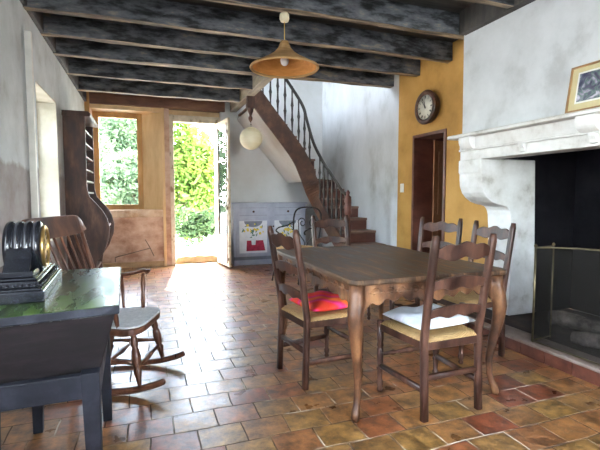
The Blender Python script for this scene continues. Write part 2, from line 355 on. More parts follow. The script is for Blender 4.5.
# left wall with two window openings
wl = MB()
W1 = (0.1, 1.5, .9, 2.3); W2 = (4.5, 5.45, .8, 2.28)
X0 = XL - .28
wl.box((X0, YF, 0), (XL, W1[0], 5.3)); wl.box((X0, W1[0], 0), (XL, W1[1], W1[2])); wl.box((X0, W1[0], W1[3]), (XL, W1[1], 5.3))
wl.box((X0, W1[1], 0), (XL, W2[0], 5.3)); wl.box((X0, W2[0], 0), (XL, W2[1], W2[2])); wl.box((X0, W2[0], W2[3]), (XL, W2[1], 5.3))
wl.box((X0, W2[1], 0), (XL, YB + .4, 3.4)); wl.box((X0, W2[1], 4.6), (XL, YB + .4, 5.3)); wl.box((X0, W2[1], 3.4), (XL, 6, 4.6)); wl.box((X0, 7.4, 3.4), (XL, YB + .4, 4.6))
struct('wall_left', wl, left_plaster)
rv = MB(); rv.box((X0 + .005, W2[1] - .012, W2[2]), (XL + .002, W2[1] + .0, W2[3])); rv.box((X0 + .005, W2[0], W2[3] - .012), (XL + .002, W2[1], W2[3] + .0)); rv.box((X0 + .005, W2[0], W2[2]), (XL + .02, W2[1], W2[2] + .02))
struct('trim_1', rv, reveal_plaster)
def side_window(name, w, x):
    t = empty(name, (0, 0, 0)); t['kind'] = 'structure'
    y0, y1, z0, z1 = w
    f = MB(); s = .05
    f.box((x - .03, y0, z0), (x + .02, y0 + s, z1)); f.box((x - .03, y1 - s, z0), (x + .02, y1, z1))
    f.box((x - .03, y0, z0), (x + .02, y1, z0 + s)); f.box((x - .03, y0, z1 - s), (x + .02, y1, z1))
    ym = (y0 + y1) / 2; f.box((x - .03, ym - .025, z0), (x + .02, ym + .025, z1))
    f.box((x - .02, y0, (z0 + z1) / 2 - .015), (x + .01, y1, (z0 + z1) / 2 + .015))
    f.build('window_frame', white_paint, t, .004)
    MB().box((x - .006, y0 + s, z0 + s), (x - .002, y1 - s, z1 - s)).build('pane', glass, t)
side_window('window_1', W2, XL - .235)
side_window('window_2', W1, XL - .2)  # unseen window, added to let in fill light
# pale board set on edge beside the left window
struct('trim_2', MB().box((XL, 4.16, 0), (XL + .05, 4.20, 2.6)), white_paint, bevel=.003)

# back wall pieces : window opening, door opening
WX0, WX1, WZ0, WZ1 = -.82, .30, .98, 2.78
DX0, DX1, DZ1 = .50, 1.27, 2.56
YO = YB + .4
bw = MB(); bw.box((XL, YB, 0), (WX1, YO, WZ0)); bw.box((XL, YB, WZ0), (WX0, YO, WZ1))
struct('wall_back', bw, pink_plaster)
struct('wall_back_pier', MB().box((WX1, YB, 0), (DX0 - .07, YO, WZ1)), pink_plaster)
b2 = MB(); b2.box((DX1 + .06, YB, 0), (XR, YO, 5.3)); b2.box((XL, YB, ZC), (DX1 + .06, YO, 5.3))
struct('wall_back_right', b2, back_white)
struct('trim_3', MB().box((XL, YB - .05, WZ1), (DX1 + .14, YO, ZC)), lintel_mat, bevel=.006)      # timber lintel
# splayed reveal right of the window, cream boards
YW = YB + .30
m = MB()
m.prism([(WX1, YB), (WX1, YO), (-.02, YO), (-.02, YW)], WZ0, WZ1, 'z')
struct('trim_4', m, cream_wood)
struct('trim_5', MB().box((WX0, YB, WZ1 - .07), (WX1, YO, WZ1 - .001)), cream_wood)
sl = MB()
pts = [(WX0, YB - .03), (-.62, YB - .045), (-.45, YB - .02), (-.3, YB - .05), (-.12, YB - .02), (.05, YB - .04), (WX1, YB - .02), (WX1, YO), (WX0, YO)]
sl.prism(pts, WZ0 - .1, WZ0 + .03, 'z')
struct('trim_6', sl, sill_stone, bevel=.012)
t = empty('window_3'); t['kind'] = 'structure'
def frame_xz(x0, x1, z0, z1, y0, y1, s, mb=None):
    f = mb or MB()
    f.box((x0, y0, z0), (x0 + s, y1, z1)); f.box((x1 - s, y0, z0), (x1, y1, z1)); f.box((x0 + s, y0, z0), (x1 - s, y1, z0 + s)); f.box((x0 + s, y0, z1 - s), (x1 - s, y1, z1))
    return f
f = frame_xz(WX0, -.02, WZ0 + .03, WZ1 - .07, YW - .02, YW + .05, .09); f.build('window_frame', orange_wood, t, .006)
MB().box((WX0 + .09, YW + .02, WZ0 + .12), (-.11, YW + .025, WZ1 - .16)).build('pane', glass, t)
struct('trim_7', MB().box((WX1 + .0, YB - .035, .0), (WX1 + .045, YB - .001, WZ1)), cream_wood, bevel=.004)
struct('trim_8', MB().box((XL + .0, YB - .06, 0), (XL + .075, YB - .001, ZC - .02)), orange_wood, bevel=.004)
struct('baseboard_back', MB().box((XL + .08, YB - .03, 0), (WX1 + .0, YB - .001, .1)), base_ochre, bevel=.004)
# glazed door in the back wall : frame + a leaf folded into the room
t = empty('door_1'); t['kind'] = 'structure'
f = MB(); f.box((DX0 - .07, YB - .02, 0), (DX0, YB + .1, DZ1 + .12)); f.box((DX1, YB - .02, 0), (DX1 + .06, YB + .1, DZ1 + .12)); f.box((DX0, YB - .02, DZ1), (DX1, YB + .1, DZ1 + .07)); f.box((DX0, YB + .0, DZ1 + .07), (DX1, YB + .1, DZ1 + .12))
f.build('door_frame', door_paint, t, .006)
MB().box((DX0 - .07, YB + .1, DZ1 + .07), (DX1 + .06, YO, WZ1)).build('door_head', cream_wood, t)
MB().box((DX0 - .07, YB + .1, 0), (DX0 - .002, YO, DZ1 + .07)).build('door_jamb', door_paint, t)
MB().box((DX1 + .002, YB + .1, 0), (DX1 + .06, YO, DZ1 + .07)).build('door_jamb', door_paint, t)
lf = empty('door_leaf', (DX1 - .01, YB - .02, 0), R(-83)); lf.parent = t      # leaf along +x local
L = .72
f = MB(); f.box((0, -.02, .03), (.09, .02, DZ1)); f.box((L - .09, -.02, .03), (L, .02, DZ1)); f.box((.09, -.02, .03), (L - .09, .02, .55)); f.box((.09, -.02, DZ1 - .1), (L - .09, .02, DZ1))
for zz in (1.2, 1.85): f.box((.09, -.015, zz), (L - .09, .015, zz + .03))
f.build('leaf_frame', door_paint, lf, .004)
MB().box((.09, -.003, .55), (L - .09, .003, DZ1 - .1)).build('pane', glass, lf)
f = MB(); f.sweep([(L - .03, -.035, .1), (L - .03, -.035, DZ1 - .08)], .008, 8)
for zz in (.14, 1.02, 1.5, 2.3): f.box((L - .05, -.045, zz), (L - .01, -.02, zz + .05))
f.sweep([(L - .03, -.05, 1.08), (L - .12, -.06, 1.07)], .009, 8)
f.build('espagnolette_bolt', iron_rust, lf)
struct('trim_9', MB().prism([(DX0, 0), (DX0 + .04, .11), (.68, .13), (.8, .115), (.92, .14), (1.05, .12), (1.2, .13), (DX1, .1), (DX1, 0)], YB + .2, YB + .42, 'y'), threshold_stone, bevel=.01)

# right wall : stairwell white, ochre with a doorway, plain behind the chimney
struct('wall_right', MB().box((XR, 5.25, 0), (XR + .3, YB + .4, 5.3)), stair_wall)
OD0, OD1, ODZ = 4.22, 4.89, 2.04
m = MB(); m.box((XR, OD1, 0), (XR + .3, 5.25, ZC)); m.box((XR, 3.385, 0), (XR + .3, OD0, ZC)); m.box((XR, OD0, ODZ), (XR + .3, OD1, ZC)); m.box((XR, 3.385, ZC), (XR + .3, 5.25, 5.3))
struct('wall_right_ochre', m, ochre_wall)
m = MB(); m.box((XR + .7, YF, 0), (XR + 1., 3.1, 5.3)); m.box((XR, YF, 0), (XR + .7, .3, ZC))
struct('wall_right_front', m, hood_mat)
# small dark room beyond the ochre doorway
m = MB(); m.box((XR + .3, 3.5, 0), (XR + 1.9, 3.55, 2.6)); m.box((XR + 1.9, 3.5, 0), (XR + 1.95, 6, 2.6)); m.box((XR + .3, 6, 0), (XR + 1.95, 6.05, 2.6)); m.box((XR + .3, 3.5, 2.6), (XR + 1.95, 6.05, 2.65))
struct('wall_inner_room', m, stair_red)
t = empty('door_2'); t['kind'] = 'structure'
f = MB(); f.box((XR - .015, OD1 - .04, 0), (XR + .31, OD1, ODZ)); f.box((XR - .015, OD0, 0), (XR + .31, OD0 + .04, ODZ)); f.box((XR - .015, OD0 + .04, ODZ - .04), (XR + .31, OD1 - .04, ODZ))
f.build('door_frame', stair_red, t, .004)
lf = empty('door_leaf', (XR + .29, OD1 - .04, 0), R(14)); lf.parent = t
f = MB(); f.box((0, -.02, .01), (.6, .02, ODZ - .05)); f.box((.08, -.028, .15), (.52, -.02, .85)); f.box((.08, -.028, 1.0), (.52, -.02, 1.85)); f.build('door_panel', door_wood, lf, .006)
MB().lathe([(.012, 0), (.014, .02), (.026, .03), (.028, .045), (.015, .06), (0, .062)], 14, T(.55, -.02, 1.0, R(90))).build('knob', brass, lf)
# front wall behind the camera with a window
FW = (.6, 2.4, .9, 2.35)
m = MB(); m.box((XL - .3, YF - .3, 0), (FW[0], YF, 5.3)); m.box((FW[1], YF - .3, 0), (XR + 1, YF, 5.3)); m.box((FW[0], YF - .3, 0), (FW[1], YF, FW[2])); m.box((FW[0], YF - .3, FW[3]), (FW[1], YF, 5.3))
struct('wall_front', m, stair_wall)
t = empty('window_4'); t['kind'] = 'structure'
frame_xz(FW[0], FW[1], FW[2], FW[3], YF - .2, YF - .15, .06).box(((FW[0] + FW[1]) / 2 - .03, YF - .2, FW[2]), ((FW[0] + FW[1]) / 2 + .03, YF - .15, FW[3])).build('window_frame', white_paint, t, .004)
MB().box((FW[0] + .06, YF - .18, FW[2] + .06), (FW[1] - .06, YF - .176, FW[3] - .06)).build('pane', glass, t)

# ceiling : boards, joists and the trimmer round the stairwell
c = MB(); c.box((XL, YF, ZC), (XR + .8, YS, ZC + .06)); c.box((XL, YS, ZC), (1.6, YB, ZC + .06))
ceil = struct('ceiling', c, board_mat)
def joist(y, x0, x1, w=.08, z0=ZJ, mats=(joist_mat, joist_under)):
    mb = MB(); n = 14
    # hewn timber: several slightly uneven stations along its length
    vs = []; fs = []; mi = []
    for i in range(n + 1):
        x = x0 + (x1 - x0) * i / n
        j = lambda a: random.uniform(-a, a)
        vs += [(x, y + j(.006), z0 + j(.007)), (x, y + w + j(.006), z0 + j(.007)), (x, y + w, ZC - .001), (x, y, ZC - .001)]
    for i in range(n):
        a = i * 4; b = a + 4
        fs += [(a, a + 1, b + 1, b), (a + 1, a + 2, b + 2, b + 1), (a + 3, a, b, b + 3)]; mi += [1, 0, 0]
    fs += [(0, 3, 2, 1), (n * 4, n * 4 + 1, n * 4 + 2, n * 4 + 3)]; mi += [0, 0]
    mb.add(vs, fs); mb.mi = mi
    return mb.build('joist', mats, ceil, .006)
for y in (-1.2, -.55, .1, .78, 1.45, 2.12, 2.8): joist(y, XL, 2.87)
joist(3.48, XL, XR); joist(4.15, XL, XR); joist(4.76, XL, XR); joist(5.37, XL, XR, .12)
joist(6.19, XL, 1.5); joist(7.08, XL, 1.5)
MB().box((1.5, 5.49, ZJ - .01), (1.62, YB - .05, ZC)).build('trimmer_joist', trimmer_mat, ceil, .008)
MB().box((XL, YF, ZJ + .005), (XL + .035, YB, ZC)).build('wall_plate', board_mat, ceil, .004)
MB().box((2.86, .38, ZJ - .002), (2.955, 3.46, ZC)).build('wall_plate', board_mat, ceil, .004)
# enclosure of the landing upstairs
m = MB(); m.box((XL, YS - .1, ZC + .06), (XR, YS, 5.3)); struct('wall_landing', m, back_white)
struct('ceiling_upper', MB().box((XL - .3, YF - .3, 5.3), (XR + 1.1, YB + .4, 5.45)), back_white)

# ------------------------------------------------------------------ fireplace
FP = empty('fireplace', (XR, 1.9, 0)); tag(FP, 'big white painted stone fireplace with sloping hood, scrolled corbels and sooty opening', 'fireplace')
def fp(mb, name, m, bev=0, par=None):
    if par is None:
        mb.v = [(x - XR, y - 1.9, z) for x, y, z in mb.v]; return mb.build(name, m, FP, bev)
    mb.v = [(x - XR, y - 1.9, z) for x, y, z in mb.v]; return mb.build(name, m, par, bev)
Y0, Y1 = .4, 3.4
hd = MB(); hd.add([(2.88, Y0, 1.82), (2.88, Y1, 1.82), (XR + .6, Y1, 1.82), (XR + .6, Y0, 1.82), (2.945, Y0, ZC - .002), (2.945, Y1 + .09, ZC - .002), (XR + .6, Y1 + .09, ZC - .002), (XR + .6, Y0, ZC - .002)], [(0, 1, 2, 3), (4, 5, 6, 7), (0, 1, 5, 4), (1, 2, 6, 5), (2, 3, 7, 6), (3, 0, 4, 7)])
fp(hd, 'hood', hood_mat)
ms = MB(); ms.prism([(2.765, 1.795), (2.765, 1.815), (2.775, 1.825), (3.2, 1.825), (3.2, 1.79), (2.785, 1.79)], Y0 - .08, Y1 + .08, 'y')
fp(ms, 'mantel_shelf', stone_white, .004)
lt = MB(); lt.box((2.85, Y0, 1.69), (3.05, Y1, 1.80)); lt.box((2.84, Y0, 1.67), (3.05, Y1, 1.69)); lt.box((2.86, Y0, 1.585), (3.05, Y1, 1.67))
fp(lt, 'lintel', stone_white, .005)
for yc in (3.26, 2.10, .7):
    q = [(2.852, 1.79), (2.775, 1.79), (2.775, 1.765)] + [(2.852 - .077 * math.cos(a), 1.765 - .085 * math.sin(a)) for a in [R(d) for d in (15, 30, 45, 60, 75, 90)]]
    fp(MB().prism(q, yc - .07, yc + .07, 'y'), 'console', stone_white, .004)
for yc in (2.66, 2.08):
    q = [(2.862, 1.668), (2.82, 1.668), (2.82, 1.65), (2.835, 1.63), (2.84, 1.61), (2.862, 1.6)]
    fp(MB().prism(q, yc - .025, yc + .025, 'y'), 'small_console', stone_white, .003)
def corbel(y0, y1):
    prof = [(2.825, 1.585), (2.825, 1.47), (2.838, 1.455), (2.838, 1.40), (2.845, 1.34), (2.87, 1.28), (2.91, 1.235), (2.97, 1.195), (3.04, 1.172), (3.10, 1.162), (3.145, 1.148), (3.175, 1.115), (3.19, 1.07), (3.205, .9), (3.208, .12), (3.53, .12), (3.47, 1.585)]
    return MB().prism(prof, y0, y1, 'y')
fp(corbel(3.09, 3.38), 'corbel_pier', stone_white, .008)
fp(corbel(.42, .70), 'corbel_pier', stone_white, .008)
fb = MB(); fb.box((3.46, 3.1, .12), (4.05, 3.4, 1.82)); fb.box((3.5, .40, .12), (4.05, .699, 1.82)); fb.box((4.0, .7, .12), (4.05, 3.09, 1.82)); fb.box((3.05, .7, 1.8), (4.05, 3.09, 1.819)); fb.box((3.05, 3.09, 1.585), (3.5, 3.4, 1.819)); fb.box((3.05, .4, 1.585), (3.5, .7, 1.819))
fp(fb, 'fireback', soot)
hs = MB(); hs.box((2.76, .35, .095), (2.97, 3.39, .12)); fp(hs, 'hearth_kerb', hearth_stone, .006)
fp(MB().box((2.97, .35, .0), (4.0, 3.39, .119)), 'hearth_slab', slab_dark, .004)
hs = MB()
y = .35
while y < 3.38:
    hs.box((2.775, y + .003, 0), (2.95, min(y + .217, 3.39), .094)); y += .22
o = fp(hs, 'hearth_edge_tiles', hearth_tile, .004)

# fire screen
FS = empty('fire_screen', (2.86, 1.8, .12)); tag(FS, 'arched brass-framed wire mesh fire screen standing on the hearth', 'fire screen')
def screen_panel(p0, p1, h0, h1, arch):
    pts = []; n = 12
    for i in range(n + 1):
        u = i / n; pts.append((p0[0] + (p1[0] - p0[0]) * u, p0[1] + (p1[1] - p0[1]) * u, h0 + (h1 - h0) * u + arch * math.sin(PI * u) ** .8))
    f = MB(); f.sweep([(p0[0], p0[1], 0.0)] + [(p0[0], p0[1], h0)], .007, 8); f.sweep([(p1[0], p1[1], 0.0), (p1[0], p1[1], h1)], .007, 8)
    f.sweep(pts, .006, 8); f.sweep([(p0[0], p0[1], .012), (p1[0], p1[1], .012)], .006, 8)
    f.lathe([(.004, 0), (.011, .008), (.012, .016), (.006, .026), (0, .03)], 10, T(p0[0], p0[1], h0)).lathe([(.004, 0), (.011, .008), (.012, .016), (.006, .026), (0, .03)], 10, T(p1[0], p1[1], h1))
    f.build('screen_frame', brass_thin, FS)
    mm = MB(); vs = []; fs = []
    for i, p in enumerate(pts): vs += [(p[0], p[1], .015), (p[0], p[1], p[2])]
    for i in range(n): fs.append((2 * i, 2 * i + 2, 2 * i + 3, 2 * i + 1))
    mm.add(vs, fs).build('wire_mesh', wire, FS)
screen_panel((-.06, .66), (-.01, -.62), .735, .735, .04)
screen_panel((.17, .70), (-.05, .672), .735, .735, .0)
screen_panel((-.0, -.635), (.22, -.66), .735, .735, .0)
# logs in the grate
def log(x, y, z, rz, ry, L, r, label):
    pts = []; sz = []
    for i in range(9):
        u = i / 8; pts.append(((u - .5) * L, .02 * math.sin(u * 5 + x * 9), .012 * math.cos(u * 7 + y * 5))); sz.append(r * (1 + .1 * math.sin(u * 9 + y * 3)) * (.9 if i in (0, 8) else 1))
    o = MB().sweep(pts, sz, 10).build('log', ash_log); o.location = (x, y, z); o.rotation_euler = (0, ry, rz)
    tag(o, label, 'log', 'logs in the fireplace'); return o
log(3.42, 2.35, .19, R(-75), 0, .8, .065, 'half burnt log lying lowest at the back of the hearth')
log(3.2, 1.98, .18, R(-70), 0, .75, .055, 'half burnt log lying on the hearth nearest the fire screen')
log(3.32, 2.1, .315, R(-128), R(6), .62, .055, 'grey ashy log resting slanted on top of the other two logs')
# framed picture leaning on the mantel shelf
PF = empty('framed_picture', (2.815, 1.99, 1.827)); PF.rotation_euler = (0, R(9), 0)
tag(PF, 'landscape print in a gold brown frame leaning on the mantel shelf', 'picture')
f = MB(); w2, hh, s = .28, .325, .014
f.box((-.012, -w2, 0), (.008, w2, s)); f.box((-.012, -w2, hh - s), (.008, w2, hh)); f.box((-.012, -w2, s), (.008, -w2 + s, hh - s)); f.box((-.012, w2 - s, s), (.008, w2, hh - s))
f.build('frame', frame_gold, PF, .002)
MB().box((-.003, -w2 + s, s), (.004, w2 - s, hh - s)).build('mount', mount_board, PF)
MB().box((-.005, -w2 + .07, .07), (-.0025, w2 - .07, hh - .06)).build('print', print_mat, PF)
MB().box((-.0045, -w2 + .058, .058), (-.0031, w2 - .058, hh - .048)).build('print_border', white_paint, PF)

# ------------------------------------------------------------------ staircase
ST = empty('staircase', (2.65, 5.5, 0)); tag(ST, 'dark wooden winding staircase rising along the white back wall', 'staircase')
def stp(mb, name, m, bev=0):
    mb.v = [(x - 2.65, y - 5.5, z) for x, y, z in mb.v]; return mb.build(name, m, ST, bev)
RISE = .18
NX = 2.67
for k in range(1, 7):
    y = 5.56 + .29 * (k - 3); z = RISE * k
    stp(MB().box((NX, y - .025, z - .035), (XR - .003, y + .3, z)), 'tread', stair_tread, .006)
    stp(MB().box((NX, y, z - RISE), (XR - .003, y + .02, z - .035)), 'riser', stair_red)
# winders round the corner then a straight steep flight to the left
cx, cy = 2.66, 6.62
def wedge(a0, a1, z, last=False):
    def edge(a):   # from the pivot out to the walls
        d = Vector((math.cos(a), math.sin(a)))
        t = min((XR - .004 - cx) / d.x if d.x > 1e-6 else 9, (YB - .004 - cy) / d.y if d.y > 1e-6 else 9)
        return (cx + d.x * t, cy + d.y * t)
    p0, p1 = edge(a0), edge(a1); P = [(cx, cy), p0]
    ca = math.atan2(YB - .004 - cy, XR - .004 - cx)
    if a0 < ca < a1: P.append((XR - .004, YB - .004))
    P.append(p1)
    stp(MB().prism(P, z - .035, z, 'z'), 'tread', stair_tread, .004)
    d = Vector((-math.sin(a0), math.cos(a0))) * .02
    stp(MB().prism([(cx, cy), p0, (p0[0] + d.x, p0[1] + d.y), (cx + d.x, cy + d.y)], z - RISE, z - .035, 'z'), 'riser', stair_red)
nw = 4
for i in range(nw):
    wedge(R(5 + 85 * i / nw), R(5 + 85 * (i + 1) / nw), (RISE - .02) * (7 + i) + .10)
nu = 6; x0, x1 = 2.64, 1.68; run = (x0 - x1) / nu
for i in range(nu):
    z = RISE * (11 + i) - .12; xa = x0 - run * i
    stp(MB().box((xa - run - .02, 6.64, z - .035), (xa + .02, YB - .004, z)), 'tread', stair_tread, .004)
    stp(MB().box((xa - .02, 6.64, z - RISE), (xa, YB - .004, z - .035)), 'riser', stair_red)
# outer string as one swept board
def smooth_path(P, n=6):
    P = [Vector(p) for p in P]; out = []
    for i in range(len(P) - 1):
        p0 = P[max(i - 1, 0)]; p1 = P[i]; p2 = P[i + 1]; p3 = P[min(i + 2, len(P) - 1)]
        for k in range(n):
            t = k / n
            out.append(.5 * ((2 * p1) + (-p0 + p2) * t + (2 * p0 - 5 * p1 + 4 * p2 - p3) * t * t + (-p0 + 3 * p1 - 3 * p2 + p3) * t ** 3))
    return out + [P[-1]]
SP = smooth_path([(2.65, 5.0, .12), (2.65, 5.5, .46), (2.65, 6.2, .90), (2.64, 6.5, 1.12), (2.60, 6.60, 1.35), (2.50, 6.62, 1.62), (2.36, 6.62, 1.90), (2.1, 6.62, 2.24), (1.85, 6.62, 2.54), (1.60, 6.62, 2.86)])
def string_mesh(P):
    vs = []; fs = []; n = len(P)
    for i, p in enumerate(P):
        t = P[min(i + 1, n - 1)] - P[max(i - 1, 0)]; h = Vector((t.x, t.y, 0)).normalized(); nn = Vector((-h.y, h.x, 0)) * .022
        tt = t.normalized(); up = (Vector((0, 0, 1)) - tt * tt.z).normalized() * .13
        if tt.z > .75: up = up
        for a, b in ((-1, -1), (1, -1), (1, 1), (-1, 1)): vs.append(p + nn * a + up * b)
    for i in range(n - 1):
        for k in range(4): fs.append((i * 4 + k, i * 4 + (k + 1) % 4, i * 4 + 4 + (k + 1) % 4, i * 4 + 4 + k))
    fs += [(3, 2, 1, 0), (n * 4 - 4, n * 4 - 3, n * 4 - 2, n * 4 - 1)]
    return MB().add(vs, fs)
stp(string_mesh(SP), 'outer_string', string_wood, .004)
# soffit boards closing the underside of the upper flight
sf = MB(); sf.prism([(2.62, 1.50), (1.64, 2.66), (1.66, 2.69), (2.64, 1.54)], 6.64, YB - .004, 'y'); stp(sf, 'soffit', back_white)
# handrail
def rail_z(p): return p
HP = smooth_path([(2.65, 5.44, 1.27), (2.65, 5.6, 1.33), (2.65, 5.95, 1.56), (2.65, 6.35, 1.83), (2.60, 6.58, 2.12), (2.50, 6.62, 2.48), (2.42, 6.62, 2.72), (2.17, 6.62, 3.07), (1.7, 6.62, 3.7)])
stp(MB().sweep(HP, (.024, .02), 8, .7), 'handrail', rail_wood)
def at_path(P, key):
    # the point of path P closest in plan length fraction
    best = min(P, key=key); return best
BAL = [(0, 1), (.03, 1.2), (.05, .8), (.2, .7), (.32, 1.1), (.36, 1.5), (.4, 1.), (.5, .75), (.6, 1.), (.64, 1.5), (.68, 1.1), (.8, .7), (.95, .8), (1, 1)]
def baluster(x, y, zb, zt):
    stp(MB().lathe(turned(zb, zt, .018, BAL), 8, T(x, y, 0)), 'baluster', rail_wood)
for y in (5.62, 5.78, 5.94, 6.10, 6.26, 6.42):
    zb = min(SP, key=lambda p: abs(p.y - y) + (9 if p.x < 2.6 else 0)).z + .12; zt = min(HP, key=lambda p: abs(p.y - y) + (9 if p.x < 2.6 else 0)).z
    baluster(2.65, y, zb, zt)
for x in (2.55, 2.46, 2.36, 2.25, 2.13, 2.01, 1.89, 1.77):
    zb = min(SP, key=lambda p: abs(p.x - x)).z + .1; zt = min(HP, key=lambda p: abs(p.x - x)).z
    baluster(x, 6.62, zb, zt)
nz_ = [(.045, .0), (.045, .35), (.03, .38), (.05, .41), (.03, .45), (.028, .55), (.042, .72), (.05, .82), (.035, .93), (.03, .97), (.048, 1.0), (.048, 1.12), (.035, 1.14), (.05, 1.17), (.045, 1.24), (.02, 1.26), (.03, 1.30), (.0, 1.34)]
stp(MB().lathe(nz_, 14, T(2.65, 5.40, 0)), 'newel_post', stair_red)
nd = MB().box((1.51, 6.57, 2.60), (1.63, 6.69, 2.99)).lathe([(0, 2.38), (.012, 2.40), (.03, 2.43), (.034, 2.46), (.018, 2.49), (.026, 2.52), (.045, 2.56), (.05, 2.60)], 12, T(1.57, 6.63, 0))
stp(nd, 'drop_newel', wood_dark, .004)

# ------------------------------------------------------------------ wall clock, switch
CK = empty('wall_clock', (XR, 4.52, 2.336)); CK.rotation_euler = (0, R(-90), 0)      # local z points into the room
tag(CK, 'round dark wooden wall clock hanging on the ochre wall above the doorway', 'clock')
MB().lathe([(.17, 0), (.185, .02), (.19, .05), (.19, .07), (.205, .078), (.207, .095), (.196, .108), (.178, .112), (.16, .104), (.15, .098), (.15, .03), (.0, .03)], 40).build('case', wood_dark, CK)
MB().lathe([(.152, .085), (.152, .092), (0, .092)], 40).build('dial', clock_face, CK)
# roman numerals, drawn with strokes.  local: clock 'up' is +x here (world z)
nums = ['XII', 'I', 'II', 'III', 'IIII', 'V', 'VI', 'VII', 'VIII', 'IX', 'X', 'XI']
sh = {'I': ([((0, 0), (0, 1))], .28), 'V': ([((-.3, 1), (0, 0)), ((.3, 1), (0, 0))], .7), 'X': ([((-.3, 1), (.3, 0)), ((.3, 1), (-.3, 0))], .7)}
nm = MB(); tick = MB()
def bar(mb, a, b, w, z, th=.0015):
    a = Vector(a); b = Vector(b); d = (b - a).normalized(); q = Vector((-d.y, d.x)) * w / 2
    P = [a + q, b + q, b - q, a - q]
    mb.prism([(p.x, p.y) for p in P], z, z + th, 'z')
for k, s_ in enumerate(nums):
    an = 2 * PI * k / 12
    up = Vector((math.cos(an), -math.sin(an))); rt = Vector((-math.sin(an), -math.cos(an)))   # clockwise seen from the room, up = +x
    rt = -Vector((up.y, -up.x)); rt = Vector((up.y, -up.x)) * -1
    H_ = .034; W = sum(sh[c][1] for c in s_) * .018; x = -W / 2
    for c in s_:
        wd = sh[c][1] * .018
        for (a, b) in sh[c][0]:
            A = up * (.104 + H_ * a[1]) + rt * (x + wd / 2 + a[0] * .018); B = up * (.104 + H_ * b[1]) + rt * (x + wd / 2 + b[0] * .018)
            bar(nm, A, B, .004, .0921)
        x += wd
for k in range(60):
    an = 2 * PI * k / 60; u = Vector((math.cos(an), math.sin(an))); bar(nm, u * .141, u * .147, .002, .0921)
nm.build('numerals', ink, CK)
def hand(an, L, w, name):
    an = -an; u = Vector((math.cos(an), math.sin(an))); m = MB(); bar(m, u * -.02, u * L, w, .096, .002); m.build(name, ink, CK)
hand(R(-15), .075, .009, 'hour_hand'); hand(R(-38), .11, .006, 'minute_hand')
MB().lathe([(.01, .093), (.01, .1), (0, .101)], 12).build('hub', ink, CK)
SW = empty('light_switch', (XR, 5.13, 1.36)); tag(SW, 'small cream light switch on the ochre wall near its left edge', 'light switch')
MB().box((-.012, -.04, -.06), (0, .04, .06)).build('plate', switch_plastic, SW, .004)
MB().box((-.02, -.02, -.03), (-.012, .02, .03)).build('rocker_switch', switch_plastic, SW, .002)

# ------------------------------------------------------------------ hanging lamps
PL = empty('pendant_lamp', (1.142, 3.56, ZJ)); tag(PL, 'straw cone pendant lamp with a white bulb hanging from a ceiling joist', 'lamp')
MB().lathe([(0, .0), (.03, 0), (.04, -.015), (.042, -.05), (.034, -.07), (.0, -.075)], 16).build('ceiling_rose', cream_rose, PL)
MB().sweep([(0, 0, -.07), (0, 0, -.24)], .004, 6).build('cord', mat('cord_yellow', two((.5, .32, .06), (.6, .4, .1)), 5), PL)
sd = MB().lathe([(.026, -.235), (.034, -.25), (.05, -.29), (.09, -.335), (.15, -.375), (.215, -.41), (.275, -.445), (.288, -.458)], 40); sd.f = [f for f in sd.f if len(f) == 4]; sd.sm = sd.sm[:len(sd.f)]; sd.mi = sd.mi[:len(sd.f)]
so = sd.build('lamp_shade', shade_straw, PL); q = so.modifiers.new('solid', 'SOLIDIFY'); q.thickness = .004
sd = MB().lathe([(.03, -.255), (.044, -.294), (.084, -.341), (.146, -.381), (.21, -.416), (.27, -.45)], 40); sd.f = [f for f in sd.f if len(f) == 4]; sd.sm = sd.sm[:len(sd.f)]; sd.mi = sd.mi[:len(sd.f)]
so = sd.build('shade_lining', shade_inner, PL)
MB().lathe([(.282, -.452), (.292, -.446), (.296, -.456), (.290, -.466), (.280, -.462)], 40, closed=True).build('shade_rim', shade_straw, PL)
MB().lathe([(.0, -.225), (.02, -.228), (.024, -.25), (.018, -.262), (.02, -.30), (.019, -.33)], 16).build('lamp_holder', white_plastic, PL)
MB().lathe([(.014, -.33), (.016, -.345), (.03, -.37), (.036, -.395), (.03, -.42), (.016, -.434), (0, -.438)], 20).build('bulb', bulb_glass, PL)
GL = empty('paper_lantern', (1.57, 6.60, 2.36)); tag(GL, 'round cream paper lantern hanging below the dark stair drop post', 'lamp')
pr_ = []
for i in range(41):
    a = -PI / 2 + PI * i / 40; r = .175 * (1 - .015 * (i % 2)); pr_.append((max(r * math.cos(a), .012), r * math.sin(a) - .22))
MB().lathe(pr_, 28).build('paper_globe', paper, GL)
MB().sweep([(0, 0, -.05), (0, 0, .03)], .004, 6).sweep([(-.015, 0, -.02), (.0, 0, .01), (.015, 0, -.02)], .003, 6).build('wire_hook', iron, GL)

